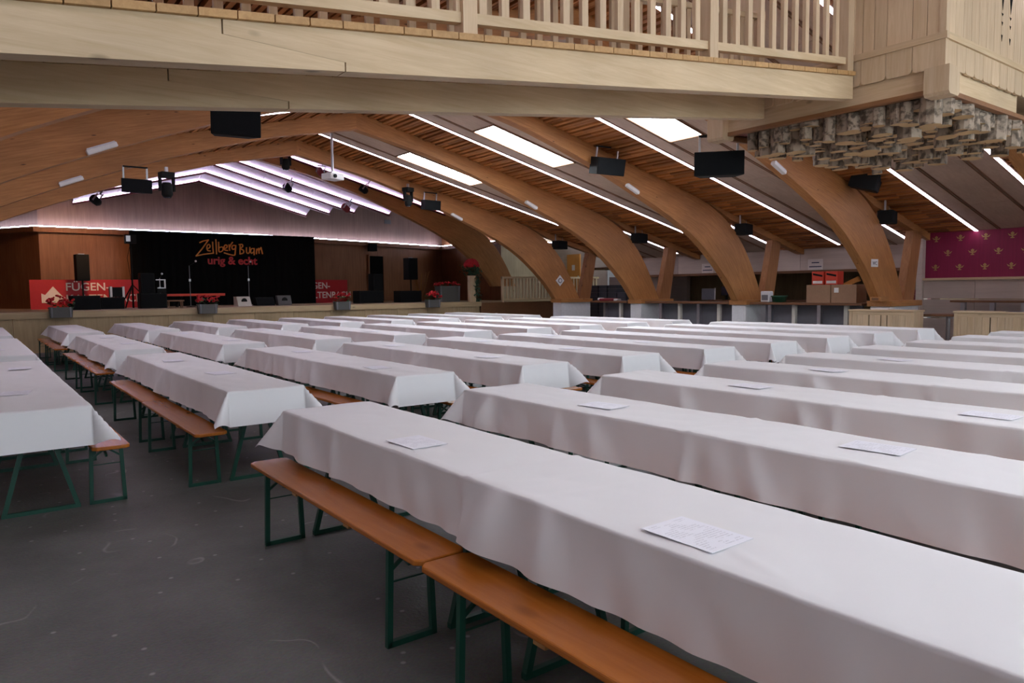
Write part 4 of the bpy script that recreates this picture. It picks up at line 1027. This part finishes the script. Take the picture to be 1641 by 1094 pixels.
MB().box(-.13, .13, -.1, .1, 0, 1.0).build('post', M['spruce_z'], tp)
a = MB(); rn = random.Random(5)
for k in range(150):
    v = Vector((rn.gauss(0,1), rn.gauss(0,1), abs(rn.gauss(0,1))*.8)).normalized()*.27; a.blob((v.x, v.y, v.z*.95+1.36), .055, 1, 6, 3)
a.build('blossoms', M['flower'], tp, smooth=True)['kind'] = 'stuff'
b = MB()
for k in range(420):
    if k < 200: v = Vector((rn.gauss(0,.17), rn.gauss(0,.15), rn.uniform(1.02, 1.4)))
    else: v = Vector((.18+rn.gauss(0,.07), -.15+rn.gauss(0,.05), rn.uniform(-.25, 1.3)))
    s = rn.uniform(.03, .055); t = rn.uniform(0, 6.28); c_, s_ = math.cos(t)*s, math.sin(t)*s
    b.add([(v.x-c_, v.y-s_*.5, v.z), (v.x+s_, v.y-.02, v.z-s), (v.x+c_, v.y+s_*.5, v.z), (v.x-s_, v.y+.02, v.z+s*.8)], [(0,1,2,3)])
b.build('ivy', M['ivy'], tp)['kind'] = 'stuff'
cs = empty('corn_sheaf', (15.45, 27.0, SZ), 0, 'sheaf of dry corn stalks standing at the stage wall', 'corn sheaf')
for k in range(14):
    a_ = rn.uniform(-.5, .5); L_k = rn.uniform(.9, 1.4); MB().bar((rn.uniform(-.06,.06), rn.uniform(-.05,.05), 0), (math.sin(a_)*L_k, rn.uniform(-.2,.1), math.cos(a_)*L_k), .035, .008).build('stalk', M['corn'], cs)
ws = speaker_obj('wall_loudspeaker', .4, .34, .28, 'small black loudspeaker on the wall above the stage door', 'loudspeaker', False); ws.location = (14.75, 30.1, 3.5)
vt = MB().box(-.2, .2, -.02, .0, -.09, .09); 
for k in range(5): vt.box(-.18, .18, -.03, -.02, -.075+k*.033, -.06+k*.033)
vo_ = vt.build('wall_vent', M['grey']); vo_.location = (15.9, 30.75, 4.75); vo_.rotation_euler = (0, 0, .3); tag(vo_, 'small grey ventilation grille on the upper stage wall', 'vent')

# ------------------------------------------------------------------ bar side
def counter(y0, y1, x, label, posts):
    t = empty('bar_counter', (x, (y0+y1)/2, 0), 0, label, 'counter', 'bar counters between the arches')
    h = (y1-y0)/2
    bevel(MB().box(-.35, .35, -h, h, 1.06, 1.12).build('worktop', M['darkwood'], t), .006)
    MB().box(.1, .16, -h+.2, h-.2, .1, 1.06).build('back_panel', M['grey'], t)
    for k in range(posts):
        yy = -h+.5+(2*h-1.0)*k/max(1, posts-1); MB().box(-.16, -.06, yy-.05, yy+.05, 0, 1.06).build('leg', M['steel'] if k % 2 else M['cream'], t)
    return t
counter(12.85, 16.05, 17.75, 'dark topped bar counter with a monitor behind it', 4)
counter(9.0, 12.15, 17.75, 'dark topped bar counter carrying cardboard boxes', 4)
counter(16.85, 18.6, 17.75, 'small counter carrying a folded red cloth before grey crates', 2)
fc = empty('folded_cloth', (17.7, 18.0, 1.12), .2, 'folded red and white cloth on the small counter', 'cloth')
bevel(MB().box(-.16, .16, -.3, .3, 0, .09).build('red_fold', M['cratered'], fc), .03, 2); bevel(MB().box(-.14, .14, -.42, -.24, 0, .07).build('white_fold', M['white'], fc), .02, 2); bevel(MB().box(-.14, .14, .26, .38, .02, .1).build('white_fold', M['white'], fc), .02, 2)
def carton(loc, w, d, h, mat, label, lab=False, cat='box', name='cardboard_box', grp=None):
    t = empty(name, loc, 0, label, cat, grp)
    bevel(MB().box(-w/2, w/2, -d/2, d/2, 0, h).build('carton', M[mat], t), .006)
    MB().box(-w/2-.001, w/2+.001, -.02, .02, h-.001, h+.002).build('tape', M['batten'], t)
    if lab: MB().box(-w/2-.003, -w/2, d/2-.2, d/2-.08, h-.2, h-.08).build('label', M['fixture'], t)
    return t
carton((17.85, 10.25, 1.12), .5, .66, .46, 'cardboard', 'large brown cardboard box under two red cartons')
carton((17.85, 9.57, 1.12), .5, .66, .46, 'cardboard', 'brown cardboard box with a white label on the counter', True)
for k, y in enumerate((10.3, 9.93)):
    t = carton((17.8, y, 1.582), .3, .33, .34, 'redbox', ['red carton with white print, farther of the pair on the box', 'red carton with black print, nearer of the pair on the box'][k], False, 'carton', 'red_carton')
    MB().box(-.153, -.15, -.13, .13, .03, .1).build('print', M['printwhite'], t); MB().prism([(-.13,.2),(.13,.25),(.13,.3),(-.13,.25)], 'x', -.153, -.15).build('print_band', M['black'], t)
tb = empty('green_tub', (17.8, 11.5, 1.12), 0, 'dark green round tub on the bar counter', 'tub')
MB().lathe([(.17,0),(.2,.16),(.21,.17)], 18, (0,0,0), 'z').build('tub', M['tub'], tb, smooth=True); MB().lathe([(.22,.15),(.22,.18)], 18, (0,0,0), 'z').build('rim', M['tub'], tb)
dsp = empty('paper_dispenser', (17.9, 11.95, 1.12), 0, 'grey white dispenser box at the pedestal by the green tub', 'dispenser'); bevel(MB().box(-.1, .1, -.14, .14, .0, .3).build('case', M['white'], dsp), .02); MB().box(-.103, -.1, -.1, .1, .05, .2).build('window', M['grey'], dsp)
def monitor(loc, rz, label):
    t = empty('till_monitor', loc, rz, label, 'monitor')
    bevel(MB().box(-.02, .02, -.2, .2, .15, .47).build('housing', M['black'], t), .006); MB().box(-.024, -.02, -.18, .18, .17, .45).build('screen', M['screen'], t)
    MB().box(-.015, .03, -.03, .03, .0, .16).build('neck', M['black'], t); MB().box(-.1, .1, -.12, .12, 0, .015).build('foot', M['black'], t)
bk1 = box_obj('back_shelf', (-.3, .3, -3.6, 3.6, 1.05, 1.1), M['darkwood']); bk1.location = (21.6, 13.0, 0); tag(bk1, 'long dark shelf along the back of the bar', 'shelf')
for k in range(4): box_obj('bracket', (-.25, .25, -3.4+k*2.25, -3.35+k*2.25, 0, 1.05), M['darkwood'], bk1)
monitor((21.4, 15.9, 1.1), .25, 'dark till monitor behind the bar near the second arch'); monitor((21.4, 10.35, 1.1), .1, 'dark till monitor behind the cardboard boxes')
ch = empty('grey_board', (21.3, 16.6, 1.1), .2, 'grey rectangular board leaning behind the bar', 'board'); MB().box(-.02, .02, -.25, .25, 0, .4).build('board', M['grey'], ch); MB().box(-.025, .025, -.27, -.24, 0, .42).build('edge', M['fixture'], ch)
bmw = MB().bar((20.9, 12.2, 1.15), (20.9, 10.9, 1.75), .1, .14).build('bar_brace', M['doororange']); tag(bmw, 'slanted orange timber brace behind the bar', 'timber')
# crates
def crate_stack(loc, n, mats, label, w=.6, d=.4, h=.14, z0=0):
    for k in range(n):
        t = empty('stacking_crate', (loc[0], loc[1], z0+k*(h+.004)), random.uniform(-.03, .03), ['bottom', 'second', 'third', 'fourth', 'fifth', 'sixth', 'seventh', 'eighth', 'ninth', 'tenth', 'eleventh', 'twelfth'][k]+' '+label+(' counted from the floor' if 0 else ''), 'crate', 'stacked crates')
        mt = M[mats[k % len(mats)]]
        MB().box(-w/2, w/2, -d/2, d/2, 0, .02).build('base', mt, t)
        MB().box(-w/2, w/2, -d/2, -d/2+.02, .02, h-.03).box(-w/2, w/2, d/2-.02, d/2, .02, h-.03).box(-w/2, -w/2+.02, -d/2, d/2, .02, h-.03).box(w/2-.02, w/2, -d/2, d/2, .02, h-.03).build('sides', mt, t)
        MB().box(-w/2-.012, w/2+.012, -d/2-.012, d/2+.012, h-.03, h).build('rim', mt, t)
for k, y in enumerate((19.35, 19.85, 20.35, 20.85)):
    crate_stack((20.0, y), 12 if k > 0 else 10, ['crate'], 'dark grey crate in %s stack beside the white doors' % ['the shortest', 'the second', 'the third', 'the farthest'][k], .6, .44, .135)
crate_stack((20.15, 8.9), 10, ['crate', 'crate', 'crateblue', 'crate', 'crate', 'cratered', 'crate', 'crate', 'cratered', 'cratered'], 'crate in the mixed colour stack beside the crimson wall', .5, .4, .14)
# doors far right
d2 = empty('door_2', (22.88, 23.2, 0)); tag(d2, 'white double door beyond the crate stacks', 'door', kind='structure')
for k in range(2):
    lf = box_obj('leaf', (-.04, 0, -1.2+k*.62, -.6+k*.62, 0.0, 2.85), M['white'], d2); MB().box(-.08, -.04, -.64+k*.06, -.62+k*.06, 1.2, 1.35).build('handle', M['steel'], lf)
box_obj('frame', (-.05, .02, -1.28, -1.21, 0, 2.9), M['fixture'], d2); box_obj('frame', (-.05, .02, .03, .1, 0, 2.9), M['fixture'], d2)
d3 = empty('door_3', (22.88, 26.0, 1.05)); tag(d3, 'orange wooden door on the side platform with paper note', 'door', kind='structure')
box_obj('leaf', (-.05, 0, -.9, 0, 0, 2.1), M['doororange'], d3); box_obj('note', (-.055, -.05, -.55, -.35, 1.35, 1.6), M['printwhite'], d3); MB().box(-.09, -.05, -.82, -.78, 1.0, 1.1).build('handle', M['steel'], d3)
for k, (y, z, h) in enumerate(((24.75, 2.75, .3), (24.75, 2.3, .36))):
    o = MB().box(-.01, 0, -.12, .12, 0, h).build('wall_notice', M['fixture']); o.location = (22.88, y, z); tag(o, ['small square sign above a paper notice beside the orange door', 'paper notice below a small sign beside the orange door'][k], 'notice')
    MB().box(-.014, -.01, -.07, .07, h*.3, h*.75).build('print', M['grey'], o)
bpn = MB().box(-.03, .03, -1.3, 1.3, 0, 2.0).build('partition_panel', M['plywood']); bpn.location = (21.2, 20.2, 0); tag(bpn, 'pale partition panel behind the grey crates', 'partition')
# paper signs on the plywood band
for k, y in enumerate((16.1, 12.1)):
    o = MB().box(-.004, 0, -.24, .24, 0, .32).build('wall_sign', M['printwhite']); o.location = (20.596, y, 2.04); tag(o, ['white paper sign on the plywood band behind the second arch', 'white paper sign on the plywood band above the red cartons'][k], 'sign')
    MB().box(-.006, -.004, -.12, .12, .2, .23).box(-.006, -.004, -.2, .2, .08, .11).build('print', M['bluedark'], o)
wc = MB().box(-.16, .16, -.004, 0, 0, .18).build('arch_sign', M['fixture']); wc.location = (16.95, ARCH[4]-.115, 1.98); tag(wc, 'small white sign on the arch leg by the cardboard boxes', 'sign')
text_mesh('WC', .12, .001, M['black'], wc, (-.1, -.006, .045), (PI/2, 0, 0))
# wood-clad bench backs
def bench_back(y0, y1, x, label, gaps):
    t = empty('plank_bench_back', (x, (y0+y1)/2, 0), 0, label, 'bench back')
    h = (y1-y0)/2; n = 0; y = -h+.06
    bevel(MB().box(-.06, .42, -h-.02, h+.02, .96, 1.0).build('top_board', M['spruce_y'], t), .006)
    for q in (-1, 1): MB().box(-.05, .4, q*h-(.06 if q > 0 else 0), q*h+(.06 if q < 0 else 0), 0, .96).build('end_post', M['spruce_z'], t)
    MB().box(-.035, .0, -h+.06, h-.06, .88, .96).build('head_rail', M['spruce_y'], t); MB().box(.0, .03, -h+.06, h-.06, 0, .9).build('backing', M['curtain'], t)
    ws_ = .135
    while y < h-.07:
        e = min(y+ws_, h-.06); MB().box(-.025, 0, y+.002, e-(.02 if n in gaps else .002), .05, .88).build('plank', M['spruce_z'], t); y = e; n += 1
bench_back(7.35, 8.8, 16.5, 'pale plank-clad bench back in front of the arch leg', (3, 4, 6))
bench_back(3.0, 6.55, 16.5, 'long pale plank-clad bench back facing the nearer tables', (4, 5, 20))
br = MB().box(-.12, .12, -.17, .17, 0, .006).build('brochure', M['bluedark']); br.location = (16.6, 5.45, 1.0); tag(br, 'printed leaflet lying on the long bench back', 'leaflet'); MB().box(-.12, .12, -.17, -.08, .006, .007).build('white_band', M['printwhite'], br)
tr_ = box_obj('serving_tray', (-.15, .15, -.2, .2, 0, .03), M['printwhite']); tr_.location = (16.8, 8.2, 1.0); tag(tr_, 'small white tray on the plank-clad bench back', 'tray'); box_obj('rim', (-.16, .16, -.21, .21, .025, .035), M['fixture'], tr_)
hb = empty('wooden_block_shelf', (17.3, 8.6, 1.18), 0, 'orange wooden block at the foot of the arch', 'block'); bevel(MB().box(-.3, .1, -.25, .0, 0, .1).build('block', M['glulam_x'], hb), .005); MB().box(-.31, -.3, -.2, -.05, .02, .08).build('edge', M['darkwood'], hb)
ht = empty('standing_table', (17.3, 7.0, 0), 0, 'dark topped table on a steel leg between the bench backs', 'table')
bevel(MB().box(-.3, .3, -.42, .42, .86, .9).build('table_top', M['darkwood'], ht), .006); MB().lathe([(.04,.03),(.04,.86)], 10, (0,0,0), 'z').build('column', M['steel'], ht); MB().lathe([(.25,0),(.24,.03),(.05,.05)], 16, (0,0,0), 'z').build('base', M['steel'], ht)
for s in (-1, 1): MB().bar((0,0,.8), (0, s*.3, .86), .03).build('arm', M['steel'], ht)
wt = empty('wall_table', (19.3, 5.6, 0), 0, 'narrow high table along the wainscot below the crimson wall', 'table')
bevel(MB().box(-.22, .22, -2.1, 2.1, 1.12, 1.17).build('table_top', M['darkwood'], wt), .006)
for k in range(7): MB().box(-.05, .05, -1.9+k*.63-.05, -1.9+k*.63+.05, 0, 1.12).build('leg', M['steel'], wt)
